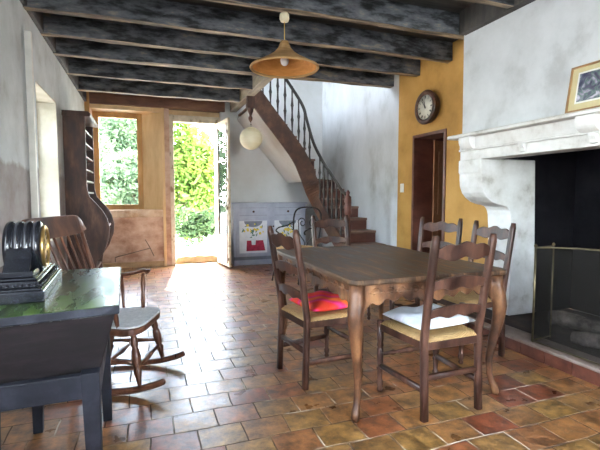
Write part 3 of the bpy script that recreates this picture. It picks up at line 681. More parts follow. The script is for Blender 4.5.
# ------------------------------------------------------------------ blue grey cabinet
CB = empty('cabinet', (2.15, 7.56, 0)); tag(CB, 'blue-grey painted cabinet with flower paintings on its doors, against the white back wall', 'cabinet')
CW, CH, CD = .685, 1.13, .40
m = MB(); m.box((-CW, 0, .1), (CW, CD, CH - .03)); m.box((-CW - .0, -.012, 0.0), (-CW + .06, .05, .12)); m.box((CW - .06, -.012, 0), (CW, .05, .12)); m.box((-CW + .02, .03, .0), (CW - .02, CD, .1))
m.build('carcass', grey_blue, CB, .005)
MB().box((-CW - .03, -.03, CH - .03), (CW + .03, CD, CH)).build('cabinet_top', grey_blue, CB, .006)
MB().box((-CW + .0, -.014, .1), (CW, -.001, .16)).build('plinth_rail', grey_blue_dark, CB, .004)
for s in (-1, 1):
    xc = s * .325
    d = MB().box((xc - .28, -.018, .88), (xc + .28, -.001, 1.06)).build('drawer', grey_blue, CB, .004)
    MB().box((xc - .25, -.022, .90), (xc + .25, -.018, .905)).box((xc - .25, -.022, 1.035), (xc + .25, -.018, 1.04)).build('drawer_bead', grey_blue_dark, d)
    MB().lathe([(.008, 0), (.01, .012), (.02, .018), (.019, .03), (0, .034)], 12, T(xc, -.018, .97, R(90))).build('knob', wood_dark, d)
    d = MB(); d.box((xc - .31, -.02, .17), (xc - .26, -.001, .86)); d.box((xc + .26, -.02, .17), (xc + .31, -.001, .86)); d.box((xc - .26, -.02, .17), (xc + .26, -.001, .22)); d.box((xc - .26, -.02, .81), (xc + .26, -.001, .86)); d.box((xc - .26, -.008, .22), (xc + .26, -.001, .81))
    d = d.build('door', grey_blue, CB, .003)
    MB().box((xc - .255, -.0105, .225), (xc + .255, -.0085, .805)).build('painted_panel', panel_white, d)
    # arch of grey at the top, cloth, vase, bouquet (painted on the panel)
    arch = [(xc - .17, .80), (xc + .17, .80)] + [(xc + .17 * math.cos(a), .80 - .11 * math.sin(a)) for a in [PI * q / 8 for q in range(1, 8)]]
    MB().prism(arch, -.0125, -.0107, 'y').build('painted_arch', grey_blue_dark, d)
    MB().prism([(xc - .13, .26), (xc + .22, .26), (xc + .18, .45), (xc - .12, .45)], -.0125, -.0107, 'y').build('painted_cloth', red_paint, d)
    MB().prism([(xc - .03, .37), (xc + .035, .37), (xc + .045, .45), (xc + .025, .51), (xc + .05, .56), (xc - .05, .56), (xc - .025, .51), (xc - .04, .45)], -.0145, -.0127, 'y').build('painted_vase', vase_paint, d)
    fl = MB(); lv = MB(); rnd = random.Random(3 + s)
    for i in range(34):
        a = rnd.uniform(0, 2 * PI); rr = rnd.uniform(.0, .17); c = (xc + rr * math.cos(a) * 1.15, .635 + rr * math.sin(a) * .75); q = rnd.uniform(.014, .026)
        if i % 5 < 2: fl.prism([(c[0] + q * math.cos(t_), c[1] + q * math.sin(t_)) for t_ in [2 * PI * j / 7 for j in range(7)]], -.0165 - i * .0001, -.0142 - i * .0001, 'y')
        else:
            a2 = rnd.uniform(0, 2 * PI); u = Vector((math.cos(a2), math.sin(a2))); w_ = Vector((-u.y, u.x))
            P = [Vector(c) + u * .04, Vector(c) + w_ * .012, Vector(c) - u * .04, Vector(c) - w_ * .012]
            lv.prism([tuple(p) for p in P], -.014 - i * .00005, -.0125 - i * .00005, 'y')
    fl.build('painted_flowers', yellow_paint, d); lv.build('painted_leaves', green_paint, d)
    MB().lathe([(.007, 0), (.008, .012), (.016, .018), (.015, .028), (0, .03)], 12, T(xc - s * .285, -.02, .70, R(90))).build('knob', wood_dark, d)

# ------------------------------------------------------------------ wrought iron chair by the cabinet
IC = empty('iron_chair', (2.08, 5.95, 0), R(121)); tag(IC, 'wrought iron chair with scrolled back and pale straw seat in front of the cabinet', 'chair')
MB().box((-.25, -.24, .475), (.25, .24, .505)).build('seat', straw_plain, IC, .012)
for sx in (-1, 1):
    for sy in (-1, 1):
        MB().sweep([(sx * .21, sy * .21, .475), (sx * .22, sy * .22, .25), (sx * .25, sy * .25, .004)], .010, 8).build('leg', iron, IC)
MB().sweep([(-.23, -.22, .46), (.23, -.22, .46), (.23, .22, .46), (-.23, .22, .46), (-.23, -.22, .46)], .009, 6).build('seat_frame', iron, IC)
f = MB()
f.sweep(smooth_path([(-.23, -.22, .5), (-.26, -.25, .8), (-.25, -.27, .98), (-.17, -.28, 1.06), (0, -.29, 1.08), (.17, -.28, 1.06), (.25, -.27, .98), (.26, -.25, .8), (.23, -.22, .5)]), .013, 8)
for s in (-1, 1):
    sp_ = []
    for i in range(22):
        a = i * .38; r = .085 * (1 - i / 26); sp_.append((s * (.10 + r * math.cos(a)), -.27, .84 + r * math.sin(a)))
    f.sweep(sp_, .008, 6)
    f.sweep(smooth_path([(s * .17, -.27, .84), (s * .15, -.255, .68), (s * .04, -.24, .56), (s * .02, -.23, .5)]), .008, 6)
    f.sweep(smooth_path([(s * .25, -.26, .86), (s * .28, -.12, .80), (s * .28, .06, .78), (s * .27, .14, .74), (s * .25, .10, .70)]), .010, 6)
f.build('scrolled_back', iron, IC)

# ------------------------------------------------------------------ ladder back chairs
def leg_turned(x, y, z1, parent):
    z1 -= 0
    seq = [(0, .75), (.03, 1.05), (.07, .75), (.09, 1.1), (.14, 1.15), (.16, .8), (.3, 1.0), (.33, 1.25), (.36, .8), (.42, 1.15), (.6, 1.2), (.62, .85), (.65, 1.25), (.7, 1.0), (.74, 1.25), (.76, 1.25), (1, 1.2)]
    MB().lathe(turned(0, z1, .018, seq), 14, T(x, y, 0)).build('leg', wood_dark, parent)
def crest_profile(w, z0, z1, kind):
    # outline of a shaped slat, symmetric: wavy top, hollowed bottom
    n = 24; top = []; bot = []
    for i in range(n + 1):
        u = -1 + 2 * i / n; a = abs(u)
        if kind == 0: t_ = z1 - (z1 - z0) * (.30 * (a ** 1.6) + .05 - .07 * math.cos(a * PI * 3) * (1 if a < .95 else 0)); b_ = z0 + (z1 - z0) * (.18 * math.cos(a * PI * 2) * (1 - a) + .12 * a)
        else: t_ = z1 - (z1 - z0) * (.38 * a ** 2); b_ = z0 + (z1 - z0) * (.22 * math.cos(a * PI * 1.5) ** 2 * (1 - a * .3))
        top.append((u * w, t_)); bot.append((u * w, b_))
    return bot + top[::-1]
def make_chair():
    t = empty('ladder_back_chair')
    HB = 1.04; wb, wf = .193, .22
    yb, yf = -.2, .2
    def lean(z): return yb - (.0 if z < .45 else .09 * ((z - .45) / .6) ** 1.1)
    for s in (-1, 1):
        zs = [0, .2, .45, .6, .75, .9, 1.0, HB]
        pts = [(s * (wb + (.0 if z < .45 else .008 * (z - .45))), lean(z) - (.015 * (1 - z / .45) if z < .45 else 0), z) for z in zs]
        MB().sweep(pts, [(.021, .019)] * 7 + [(.015, .013)], 8, .45, up=(0, 1, 0)).build('back_post', wood_dark, t)
        leg_turned(s * wf, yf, .462, t)
    for (z0, z1, kd) in ((.905, 1.005, 0), (.735, .815, 1), (.575, .65, 1)):
        P = crest_profile(wb - .005, z0, z1, kd); ym = lean((z0 + z1) / 2)
        # curved in plan: extrude then bow
        mb = MB(); n = len(P); half = n // 2
        vs = []; fs = []
        for (x, z) in P:
            bow = -.018 * (1 - (x / wb) ** 2); yy = lean(z) + bow
            vs += [(x, yy - .008, z), (x, yy + .008, z)]
        for i in range(half - 1):
            j = n - 1 - i
            fs += [(2 * i, 2 * (i + 1), 2 * (j - 1), 2 * j), (2 * i + 1, 2 * j + 1, 2 * (j - 1) + 1, 2 * (i + 1) + 1), (2 * i, 2 * i + 1, 2 * i + 3, 2 * i + 2), (2 * j, 2 * j - 2, 2 * j - 1, 2 * j + 1)]
        fs += [(0, 2 * (n - 1), 2 * (n - 1) + 1, 1)]
        e = half - 1; fs += [(2 * e, 2 * e + 1, 2 * (n - 1 - e) + 1, 2 * (n - 1 - e))]
        mb.add(vs, fs, smooth=False).build('back_slat', wood_dark, t, .002)
    # seat rails
    f = MB(); f.prism([(-wf - .005, yf - .012), (wf + .005, yf - .012), (wf + .005, yf + .014), (-wf - .005, yf + .014)], .40, .445, 'z'); f.prism([(-wb, yb - .012), (wb, yb - .012), (wb, yb + .012), (-wb, yb + .012)], .395, .445, 'z')
    for s in (-1, 1): f.prism([(s * (wb - .008), yb), (s * (wb + .014), yb), (s * (wf + .014), yf), (s * (wf - .008), yf)], .40, .445, 'z')
    f.build('seat_frame', wood_dark, t, .004)
    # rush seat: slightly dished with rounded front edge
    N = 14; vs = []; fs = []
    for j in range(N + 1):
        v = -1 + 2 * j / N
        for i in range(N + 1):
            u = -1 + 2 * i / N; w = wb + (wf - wb) * (v + 1) / 2 + .012
            e = max(abs(u), abs(v)); z = .468 - .016 * (1 - e) - (.02 if e > .99 else 0) * 1.0 - .004 * abs(abs(u) - abs(v) < .04)
            vs.append((u * w, v * (yf + .012), z))
    k = len(vs)
    for (x, y_, z) in list(vs): vs.append((x, y_, .442))
    for j in range(N):
        for i in range(N):
            a = j * (N + 1) + i; fs.append((a, a + 1, a + N + 2, a + N + 1)); fs.append((k + a, k + a + N + 1, k + a + N + 2, k + a + 1))
    rim = [i for i in range(N + 1)] + [(j) * (N + 1) + N for j in range(1, N + 1)] + [N * (N + 1) + i for i in range(N - 1, -1, -1)] + [j * (N + 1) for j in range(N - 1, 0, -1)]
    for a, b in zip(rim, rim[1:] + rim[:1]): fs.append((a, b, k + b, k + a))
    MB().add(vs, fs, smooth=True).build('seat', rush, t)
    # stretchers
    def st(p, q, r=(.013, .017)): MB().sweep([p, q], r, 8, .5, up=(0, 0, 1)).build('stretcher', wood_dark, t)
    for s in (-1, 1):
        st((s * wb, yb - .01, .17), (s * wf, yf, .17)); 
    st((-wb, yb - .005, .24), (wb, yb - .005, .24))
    MB().lathe(turned(-wf, wf, .013, [(0, .8), (.15, .9), (.22, 1.4), (.28, .9), (.4, 1.2), (.5, 1.6), (.6, 1.2), (.72, .9), (.78, 1.4), (.85, .9), (1, .8)]), 12, T(0, yf, .24, 0, R(90))).build('stretcher', wood_dark, t)
    return t
CHAIRS = [
    (1.135, 2.76, -82, 'ladder-back chair with the red and orange cushion, at the table end nearest the doorway'),
    (1.62, 2.165, 2, 'ladder-back chair with the white cushion, its back turned to the viewer'),
    (1.89, 4.0, 180, 'ladder-back chair at the far side of the table, seen in front of the staircase'),
    (2.43, 3.33, 114, 'ladder-back chair standing in front of the ochre wall doorway, beyond the table'),
    (2.39, 2.76, 90, 'ladder-back chair close to the fireplace pier, at the right of the table'),
]
proto = make_chair()
for i, (x, y, a, lab) in enumerate(CHAIRS):
    o = proto if i == 0 else copy_tree(proto)
    o.location = (x, y, 0); o.rotation_euler = (0, 0, R(a)); tag(o, lab, 'chair', 'ladder-back rush seat chairs around the dining table')

def cushion(name, m, w, d, h, loc, rz, seed, crump=.012):
    rnd = random.Random(seed); N = 16; top = []; vs = []; fs = []
    ph = [rnd.uniform(0, 6) for _ in range(6)]
    def prof(u, v): return max(0, (1 - abs(u) ** 2.6) * (1 - abs(v) ** 2.6)) ** .55
    for sgn in (1, -1):
        for j in range(N + 1):
            for i in range(N + 1):
                u = -1 + 2 * i / N; v = -1 + 2 * j / N
                pin = 1 - .06 * (1 - abs(u * v)) * (abs(u) ** 6 + abs(v) ** 6)
                x = u * w * pin; y = v * d * pin
                wr = crump * (math.sin(u * 4 + ph[0] + v * 2) * math.cos(v * 5 + ph[1]) + .5 * math.sin(7 * u + ph[2] - 4 * v))
                vs.append((x, y, sgn * h * prof(u, v) * (1 if sgn > 0 else .55) + (wr * prof(u, v) if sgn > 0 else 0)))
    k = (N + 1) ** 2
    for j in range(N):
        for i in range(N):
            a = j * (N + 1) + i; fs.append((a, a + 1, a + N + 2, a + N + 1)); fs.append((k + a, k + a + N + 1, k + a + N + 2, k + a + 1))
    mb = MB().add(vs, fs, smooth=True); o = mb.build(name, m, None, 0, 0)
    bm = bmesh.new(); bm.from_mesh(o.data); bmesh.ops.remove_doubles(bm, verts=bm.verts, dist=.0005); bmesh.ops.recalc_face_normals(bm, faces=bm.faces); bm.to_mesh(o.data); bm.free()
    s = o.modifiers.new('s', 'SUBSURF'); s.levels = 1; s.render_levels = 1
    o.location = loc; o.rotation_euler = (0, 0, R(rz)); return o
tag(cushion('cushion', cushion_red, .2, .18, .06, (1.16, 2.77, .500), -82, 4), 'red, pink and orange striped cushion on a rush chair seat', 'cushion')
tag(cushion('cushion', cushion_white, .225, .195, .055, (1.635, 2.2, .499), 6, 9, .016), 'crumpled white and pale grey cushion on the chair nearest the viewer', 'cushion')

# ------------------------------------------------------------------ dining table
TX0, TX1, TY0, TY1, TZ = 1.03, 2.10, 2.03, 3.5, .80
TB = empty('dining_table', ((TX0 + TX1) / 2, (TY0 + TY1) / 2, 0)); tag(TB, 'carved brown wooden dining table with scalloped apron and curved cabriole legs', 'table')
hx, hy = (TX1 - TX0) / 2, (TY1 - TY0) / 2
def rounded(hx, hy, r, n=6):
    P = []
    for (cx_, cy_, a0) in ((hx - r, hy - r, 0), (-hx + r, hy - r, 90), (-hx + r, -hy + r, 180), (hx - r, -hy + r, 270)):
        for i in range(n + 1):
            a = R(a0 + 90 * i / n); P.append((cx_ + r * math.cos(a), cy_ + r * math.sin(a)))
    return P
MB().prism(rounded(hx + .01, hy + .01, .07), TZ - .032, TZ, 'z').build('tabletop', wood_top, TB, .009)
# apron: four boards with scalloped lower edges, joined into one frame
ap = MB(); ax, ay = hx - .05, hy - .05
def scallop(L, n=96):
    P = [(-L, .768)]; 
    for i in range(n + 1):
        u = -1 + 2 * i / n; a = abs(u)
        z = .658 + .012 * math.cos(a * PI * 9) - .012 * math.cos(a * PI * 2) - .03 * max(0, (a - .86) / .14)
        P.append((u * L, z))
    P.append((L, .768)); return P
def strip(mb, L, off, axis):
    P = scallop(L); lo = P[1:-1]; vs = []; fs = []
    for (u, z) in lo:
        for o_ in (off - .011, off + .011):
            for zz in (z, .7675): vs.append((u, o_, zz) if axis == 'x' else (o_, u, zz))
    for i in range(len(lo) - 1):
        a = i * 4; b = a + 4
        fs += [(a, b, b + 1, a + 1), (a + 2, a + 3, b + 3, b + 2), (a, a + 2, b + 2, b), (a + 1, b + 1, b + 3, a + 3)]
    fs += [(0, 1, 3, 2), (len(vs) - 4, len(vs) - 2, len(vs) - 1, len(vs) - 3)]
    mb.add(vs, fs)
for s in (-1, 1): strip(ap, ax - .03, s * ay, 'x'); strip(ap, ay - .03, s * ax, 'y')
apo = ap.build('apron', wood_table, TB)
# carving in relief: leaf scrolls on the apron
def relief(L, off, axis, s):
    n = 5; cv = MB(); cv.sweep([(-L * .95, off + s * .012, .715), (L * .95, off + s * .012, .715)] if axis == 'x' else [(off + s * .012, -L * .95, .715), (off + s * .012, L * .95, .715)], .004, 6)
    for i in range(n):
        c = -L * .75 + 1.5 * L * i / (n - 1)
        for side in (-1, 1):
            pts = []
            for q in range(12):
                a = q * .5; r = .036 * (1 - q / 14); u = c + side * (.05 - r * math.cos(a)); z = .715 + r * math.sin(a) * .8
                pts.append((u, off + s * .012, z) if axis == 'x' else (off + s * .012, u, z))
            cv.sweep(pts, .0045, 6)
    cv.build('apron_carving', wood_table, apo)
for s in (-1, 1): relief(ax - .05, s * ay, 'x', s); relief(ay - .05, s * ax, 'y', s)
for sx in (-1, 1):
    for sy in (-1, 1):
        d = Vector((sx, sy, 0)).normalized(); c = Vector((sx * (ax - .005), sy * (ay - .005), 0))
        st = [(.768, .0, .042), (.69, .004, .044), (.63, .02, .046), (.57, .03, .043), (.50, .026, .038), (.42, .012, .031), (.32, -.010, .026), (.22, -.022, .022), (.13, -.018, .019), (.075, -.002, .019), (.045, .012, .023), (.02, .020, .024), (.002, .018, .018)]
        pts = [tuple(c + d * o_ + Vector((0, 0, z))) for z, o_, r in st]; sz = [(r, r) for z, o_, r in st]
        MB().sweep(pts, sz, 12, .75, up=tuple(d)).build('leg', wood_table, TB)

# ------------------------------------------------------------------ dough trough chest and black clock (left foreground)
TR = empty('dough_trough', (-.098, 1.69, 0), R(2)); tag(TR, 'dark grey wooden dough trough chest with tapering body, lid with a painted-in green reflection and open leg frame', 'chest')
LZ = .85
def pt(x, y): return (x, y)
LD_ = MB(); LD_.prism([(0, 0), (-.50, -.05), (-.52, .93), (-.005, .93)], LZ - .034, LZ, 'z'); LD_.mi[1] = 1; LD_.mi[0] = 1; LD_.build('lid', [wood_grey, wood_lid_reflection], TR, .005)  # flat faces carry the reflected green as colour, edges stay grey
b = MB()
top = [(-.015, .02), (-.47, -.02), (-.49, .91), (-.02, .91)]; bot = [(-.08, .06), (-.42, .03), (-.44, .86), (-.085, .86)]
vs = [(x, y, .60) for x, y in bot] + [(x, y, LZ - .035) for x, y in top]
vs = [(x, y, z - (.03 if z < .7 else 0)) for x, y, z in vs]
b.add(vs, [(0, 1, 2, 3), (4, 5, 6, 7), (0, 1, 5, 4), (1, 2, 6, 5), (2, 3, 7, 6), (3, 0, 4, 7)]).build('trough_body', wood_body, TR, .006)
f = MB(); X1_, X0_ = -.075, -.45
f.box((X0_, .0, .515), (X1_, .035, .605)); f.box((X0_, .85, .49), (X1_, .885, .605)); f.box((X1_ - .035, .035, .49), (X1_, .85, .605)); f.box((X0_, .035, .49), (X0_ + .035, .85, .605))
f.build('leg_frame', wood_grey, TR, .005)
for (x, y) in ((X1_ - .062, -.003), (X0_ - .003, -.003), (X1_ - .062, .83), (X0_ - .003, .83)):
    lg = MB(); vs = []
    for z, s in ((0, .045), (.5, .06), (.609, .065)):
        ox = 0 if x < -.3 else .065 - s; oy = 0 if y < .4 else .065 - s
        vs += [(x + ox, y + oy, z), (x + ox + s, y + oy, z), (x + ox + s, y + oy + s, z), (x + ox, y + oy + s, z)]
    fs = [(0, 3, 2, 1), (8, 9, 10, 11)]
    for a in (0, 4):
        for k in range(4): fs.append((a + k, a + (k + 1) % 4, a + 4 + (k + 1) % 4, a + 4 + k))
    lg.add(vs, fs).build('leg', wood_grey, TR, .004)

MC = empty('mantel_clock', (-.50, 2.1, LZ), R(3)); tag(MC, 'black marble mantel clock with ribbed drum and gilt dial on the dark chest', 'clock')
f = MB()
def steps(list_): 
    for (x0_, x1_, y_, z0_, z1_) in list_: f.box((x0_, -y_, z0_), (x1_, y_, z1_))
steps([(-.09, .12, .27, 0, .042), (-.085, .11, .255, .042, .05), (-.08, .098, .235, .05, .075), (-.075, .088, .215, .075, .085)])
f.build('stepped_base', marble, MC, .004)
g = MB()
for yy in (-.16, -.08, .0, .08, .16):
    pass
g.box((-.07, -.20, .085), (.076, .20, .108)); g.build('plinth', marble, MC, .004)
# beaded moulding along the base
bd = MB()
for i in range(22):
    bd.lathe([(0, -.007), (.006, -.004), (.0075, 0), (.006, .004), (0, .007)], 8, T(.106, -.24 + i * .0229, .060))
for i in range(8):
    bd.lathe([(0, -.007), (.006, -.004), (.0075, 0), (.006, .004), (0, .007)], 8, T(-.075 + i * .023, -.245, .060))
bd.build('bead_moulding', marble, MC)
ck = MB()
for s in (-1, 1):
    prof = [(s * .19, .105), (s * .10, .105), (s * .085, .2), (s * .11, .19), (s * .135, .15)]
    ck = MB(); ck.prism(prof, -.03, .06, 'x'); ck.build('scroll_support', marble, MC, .003)
dr = []
n = 40
for i in range(n + 1):
    u = i / n; x = -.045 + .13 * u; r = .098 + .012 * abs(math.sin(u * PI * 4)) ** .6
    dr.append((r, x))
dr = [(.07, -.05)] + dr + [(.092, .087), (.086, .087)]
MB().lathe(dr, 36, T(0, 0, .185, 0, R(90))).build('drum_case', marble, MC)
MB().lathe([(.088, .084), (.09, .094), (.082, .1), (.074, .094), (.074, .084)], 36, T(0, 0, .185, 0, R(90)), closed=True).build('bezel', brass, MC)
MB().lathe([(.075, .086), (.075, .09), (.0, .09)], 36, T(0, 0, .185, 0, R(90))).build('dial', brass, MC)
tk = MB()
for k in range(12):
    a = 2 * PI * k / 12; c, s = math.cos(a), math.sin(a); q = Matrix.Translation((.0905, 0, .185)) @ Matrix.Rotation(a, 4, 'X')
    tk.box((-.0005, -.003, .052), (.001, .003, .068), q)
for a, L_ in ((.5, .04), (2.2, .06)):
    q = Matrix.Translation((.092, 0, .185)) @ Matrix.Rotation(a, 4, 'X'); tk.box((0, -.003, -.01), (.001, .003, L_), q)
tk.build('hour_marks', ink, MC)

# ------------------------------------------------------------------ rocking chair (local +x = forward)
RC = empty('rocking_chair', (-.17, 3.11, 0), R(-19)); tag(RC, 'brown spindle-back wooden rocking chair with a white fleece on its seat', 'chair')
seat_out = []
for i in range(28):
    a = 2 * PI * i / 28; c, s = math.cos(a), math.sin(a); c2 = math.copysign(abs(c) ** .45, c); s2 = math.copysign(abs(s) ** .45, s)
    seat_out.append((.215 * c2, (.265 if c > 0 else .24) * s2))
MB().prism(seat_out, .375, .42, 'z').build('seat', wood_warm, RC, .012)
o = MB().prism([(x * .97 + .012, y * .95) for x, y in seat_out], .421, .437, 'z').build('seat_fleece', fleece, RC, .006); o['label'] = 'white fleece seat pad'
LT = [(0, .55), (.06, .7), (.15, .85), (.24, 1.2), (.30, 1.35), (.34, .9), (.4, 1.2), (.55, 1.5), (.68, 1.2), (.72, .85), (.78, 1.2), (.9, 1.0), (1, .8)]
def spin(p, q, r, seq, name, m=wood_warm, par=RC, seg=12):
    p, q = Vector(p), Vector(q); d = q - p; rot = d.to_track_quat('Z', 'Y').to_matrix().to_4x4()
    return MB().lathe([(r * k, d.length * t_) for t_, k in seq], seg, Matrix.Translation(p) @ rot).build(name, m, par)
for s in (-1, 1):
    spin((.20, s * .235, .055), (.15, s * .19, .38), .02, LT, 'leg'); spin((-.19, s * .235, .065), (-.14, s * .17, .38), .02, LT, 'leg')
    rk = smooth_path([(-.50, s * .24, .115), (-.36, s * .24, .068), (-.18, s * .24, .036), (0, s * .24, .022), (.15, s * .24, .030), (.29, s * .24, .062), (.36, s * .24, .09)])
    MB().sweep(rk, [(.016, .020)] * (len(rk) - 1) + [(.012, .012)], 8, .6, up=(0, 0, 1)).build('rocker', wood_warm, RC)
    spin((-.165, s * .205, .2), (.177, s * .215, .2), .012, [(0, .8), (.3, 1.1), (.5, 1.6), (.7, 1.1), (1, .8)], 'stretcher')
    # arms
    arm = smooth_path([(-.255, s * .265, .655), (-.14, s * .285, .665), (-.02, s * .29, .68), (.06, s * .285, .70), (.10, s * .28, .69)])
    MB().sweep(arm, [(.022, .012)] * (len(arm) - 4) + [(.028, .016), (.032, .019), (.030, .018), (.016, .012)], 10, .8, up=(0, 0, 1)).build('armrest', wood_warm, RC)
    spin((.07, s * .225, .415), (.055, s * .282, .68), .015, [(0, .7), (.3, 1.1), (.5, .8), (.7, 1.2), (1, .7)], 'arm_post')
    spin((-.07, s * .225, .415), (-.10, s * .282, .66), .011, [(0, .7), (.3, 1.0), (.6, 1.2), (1, .7)], 'arm_spindle')
spin((.177, -.215, .16), (.177, .215, .16), .012, [(0, .8), (.3, 1.1), (.5, 1.7), (.7, 1.1), (1, .8)], 'stretcher')
spin((0, -.21, .2), (0, .21, .2), .012, [(0, .8), (.3, 1.1), (.5, 1.6), (.7, 1.1), (1, .8)], 'stretcher')
# back: posts, spindles, shaped top rail
for i in range(8):
    u = -1 + 2 * i / 7; end = i in (0, 7)
    p = (-.185, u * .205, .41); q = (-.40 - .02 * (1 - u * u), u * .30, 1.0)
    spin(p, q, .017 if end else .0105, [(0, .8), (.1, 1), (.3, 1.25), (.5, 1.0), (.8, .85), (1, .8)], 'spindle' if not end else 'back_post')
tr = MB(); vs = []; fs = []; n = 24
for i in range(n + 1):
    u = -1 + 2 * i / n; a = abs(u); zt = 1.112 - .05 * max(0, (a - .75) / .25) ** 2; zb = .975 + .028 * max(0, (a - .7) / .3)
    bx = -.02 * (1 - u * u)
    for dx in (-.012, .012):
        vs += [(-.388 + bx + dx, u * .345, zb), (-.432 + bx + dx, u * .365, zt)]
for i in range(n):
    a = i * 4; b_ = a + 4
    fs += [(a, b_, b_ + 1, a + 1), (a + 2, a + 3, b_ + 3, b_ + 2), (a, a + 2, b_ + 2, b_), (a + 1, b_ + 1, b_ + 3, a + 3)]
fs += [(0, 1, 3, 2), (n * 4, n * 4 + 2, n * 4 + 3, n * 4 + 1)]
tr.add(vs, fs).build('top_rail', wood_warm, RC, .004)

# ------------------------------------------------------------------ tall open shelf unit with scrolled ends
DR = empty('open_shelf_unit', (XL, 6.22, 0)); tag(DR, 'tall dark brown open shelf unit with scroll-cut sides against the left wall', 'shelves')
side = [(.005, 0), (.30, 0), (.33, .12), (.31, .3), (.33, .44), (.41, .56), (.47, .72), (.485, .86), (.455, .98), (.41, 1.07), (.34, 1.16), (.27, 1.24), (.245, 1.34), (.245, 2.26), (.005, 2.26)]
for y in (-.44, .41): MB().prism(side, y, y + .03, 'y').build('side_panel', wood_dark, DR, .004)
for z in (1.28, 1.42, 1.56, 1.72, 1.88, 2.04): MB().box((.01, -.41, z), (.235, .41, z + .022)).build('shelf', wood_dark, DR, .002)
MB().box((.01, -.41, .84), (.44, .41, .87)).build('shelf', wood_dark, DR, .003)
MB().box((.01, -.41, .3), (.3, .41, .33)).build('shelf', wood_dark, DR, .003)
MB().prism([(.0, 2.2), (.30, 2.2), (.31, 2.235), (.28, 2.262), (.0, 2.262)], -.445, .445, 'y').build('cornice', wood_dark, DR, .003)

# ------------------------------------------------------------------ iron bar on the wall below the window
IB = empty('iron_bar', (0, YB - .03, 0)); tag(IB, 'thin iron bar with a cross end fixed on the wall under the window', 'bar')
MB().sweep([(-.50, -.01, .12), (-.50, -.01, .21)], .008, 8).sweep([(-.50, -.01, .2), (.07, -.0, .335)], .008, 8).build('rod', iron_rust, IB)
MB().sweep([(-.01, -.002, .49), (.07, -.002, .335), (.13, -.002, .19)], .008, 8).build('cross_end', iron_rust, IB)
dm = MB().box((.56, 7.15, .001), (1.12, 7.6, .014)).build('doormat', mat_grey, None, .004); tag(dm, 'thin pale grey doormat on the tiles just inside the open door', 'mat')

# ------------------------------------------------------------------ garden outside
g = MB().box((-25, YB + .41, -.12), (25, 60, -.04)); struct('ground_outside', g, gravel)
g = MB().box((-25, -25, -.2), (25, YB + .4, -.13)); struct('ground_around', g, gravel)
def tree(name, label, cat, x, y, z, rx, ry, rz, n, m, leaf=.09, seed=1, trunk=True, group=None):
    t = empty(name, (x, y, -.04)); tag(t, label, cat, group)
    rnd = random.Random(seed); mb = MB()
    blobs = [(rnd.uniform(-.5, .5) * rx, rnd.uniform(-.5, .5) * ry, z + rnd.uniform(-.5, .55) * rz, rnd.uniform(.35, .6)) for _ in range(11)]
    vs = []; fs = []
    for i in range(n):
        bx, by, bz, br = blobs[i % len(blobs)]
        d = Vector((rnd.gauss(0, 1), rnd.gauss(0, 1), rnd.gauss(0, 1))).normalized() * rnd.uniform(.6, 1.05) ** .5
        c = Vector((bx + d.x * rx * br, by + d.y * ry * br, max(.06, bz + d.z * rz * br)))
        u = Vector((rnd.gauss(0, 1), rnd.gauss(0, 1), rnd.gauss(0, .7))).normalized(); w = u.cross(Vector((rnd.gauss(0, 1), rnd.gauss(0, 1), rnd.gauss(0, 1)))).normalized()
        s = leaf * rnd.uniform(.6, 1.3); k = len(vs)
        vs += [c - u * s, c + w * s * .42, c + u * s, c - w * s * .42]; fs.append((k, k + 1, k + 2, k + 3))
    me = bpy.data.meshes.new('foliage'); me.from_pydata([tuple(v) for v in vs], [], fs); me.materials.append(m)
    o = bpy.data.objects.new('foliage', me); COL.objects.link(o); o.parent = t
    if trunk:
        tm = MB(); tm.sweep(smooth_path([(0, 0, .02), (.06, 0, z * .5), (-.04, .05, z)]), [(.09 - .05 * i / 12) for i in range(13)], 8)
        for bx, by, bz, br in blobs[:7]: tm.sweep([(0, .02, z * .45), (bx * .5, by * .5, (z * .45 + bz) / 2 + .1), (bx, by, bz)], [.035, .024, .012], 6)
        tm.build('trunk', bark, t)
    return t
tree('bush', 'bright lime green leafy bush just outside the open door', 'bush', 1.1, 13.2, 1.9, 1.25, 1.0, 1.8, 7000, leaf_bright, .11, 3)
tree('bush', 'small dark green shrub at the foot of the lime green bush', 'bush', 1.25, 11.0, .5, .75, .5, .5, 1800, leaf_deep, .08, 4)
tree('bush', 'small bright shrub low at the right side of the doorway view', 'bush', 2.45, 15.0, .9, .8, .7, .8, 1800, leaf_bright, .09, 8)
tree('tree', 'pale green tree seen through the left half of the window', 'tree', -2.3, 17.8, 2.0, 1.5, .9, 1.9, 4200, leaf_pale, .13, 5, group='garden trees beyond the window')
tree('tree', 'tall thin-leaved tree rising above the others behind the window', 'tree', -1.5, 21, 3.7, 2.6, 1.2, 1.9, 7000, leaf_pale, .13, 15)
tree('tree', 'pale green tree seen through the right half of the window', 'tree', -.35, 15.0, 1.5, 1.2, .9, 1.4, 4200, leaf_pale, .12, 6, group='garden trees beyond the window')
hg = tree('hedge', 'long pale green hedge running across the back of the garden', 'hedge', .5, 22.5, .8, 6.5, .6, .9, 9000, leaf_pale, .16, 7, trunk=False)

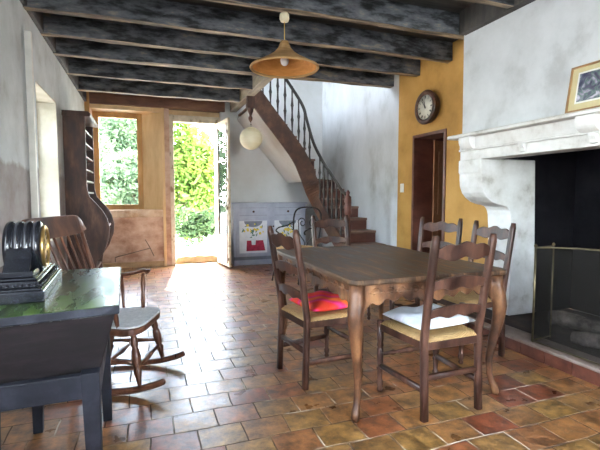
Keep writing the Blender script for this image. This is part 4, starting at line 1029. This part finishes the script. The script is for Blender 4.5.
# ------------------------------------------------------------------ light
w = bpy.data.worlds.new('World'); sc.world = w; w.use_nodes = True
n = w.node_tree.nodes; l = w.node_tree.links; bg = n['Background']
sky = n.new('ShaderNodeTexSky'); sky.sky_type = 'NISHITA'; sky.sun_disc = False; sky.sun_elevation = R(50); sky.sun_rotation = R(90); sky.air_density = 1; sky.dust_density = 4; sky.ozone_density = 1
mx = n.new('ShaderNodeMix'); mx.data_type = 'RGBA'; mx.inputs[0].default_value = .75; l.new(sky.outputs[0], mx.inputs[6]); mx.inputs[7].default_value = (.95, 1.0, 1.05, 1)
l.new(mx.outputs[2], bg.inputs[0]); bg.inputs[1].default_value = 26.0
def light(name, typ, loc, rot, energy, color=(1, 1, 1), size=None, spread=None):
    d = bpy.data.lights.new(name, typ); d.energy = energy; d.color = color
    if size: d.shape = 'RECTANGLE'; d.size, d.size_y = size
    o = bpy.data.objects.new(name, d); COL.objects.link(o); o.location = loc; o.rotation_euler = rot; return o
sun = light('sun', 'SUN', (6, 9, 12), (R(38), R(30), 0), 42, (1, .96, .88)); sun.data.angle = R(2)
sun.rotation_euler = Vector((.12, 1.0, 1.05)).to_track_quat('Z', 'Y').to_euler()
# fill lamps added at assumed, unseen windows to brighten the room
light('fill_lamp_left', 'AREA', (XL - .12, (W1[0] + W1[1]) / 2, (W1[2] + W1[3]) / 2), (0, R(-90), 0), 60, (.86, .93, 1), (1.3, 1.3))
light('fill_lamp_front', 'AREA', ((FW[0] + FW[1]) / 2, YF - .1, (FW[2] + FW[3]) / 2), (R(90), 0, 0), 82, (.9, .95, 1), (1.7, 1.35))
light('fill_lamp_landing', 'AREA', (XL - .1, 6.7, 4.0), (0, R(-90), 0), 42, (.95, .97, 1), (1.1, 1.3))
for nm_, loc, rot, size in (('door_portal', ((DX0 + DX1) / 2, YO + .02, DZ1 / 2), (R(-90), 0, 0), (DX1 - DX0, DZ1)), ('window_portal', (-.42, YW + .08, 1.85), (R(-90), 0, 0), (.8, 1.7))):
    o = light(nm_, 'AREA', loc, rot, 1, (1, 1, 1), size); o.data.cycles.is_portal = True

# ------------------------------------------------------------------ camera
cam = bpy.data.cameras.new('camera'); co = bpy.data.objects.new('camera', cam); COL.objects.link(co)
cam.sensor_width = 36; cam.lens = 36 * 430 / 600; cam.clip_start = .05; cam.clip_end = 200
co.location = (0, 0, 1.25); co.rotation_euler = (R(90) - math.atan(29 / 430), 0, R(-19.8))
sc.camera = co
vs_ = sc.view_settings
sc.display_settings.display_device = 'sRGB'
vs_.view_transform = 'Standard'; vs_.look = 'None'; vs_.gamma = 1; vs_.exposure = 0.0; vs_.use_curve_mapping = False
try:
    sc.cycles.use_denoising = True; sc.cycles.max_bounces = 10; sc.cycles.diffuse_bounces = 5; sc.cycles.transparent_max_bounces = 12
    sc.cycles.sample_clamp_indirect = 8
except Exception: pass
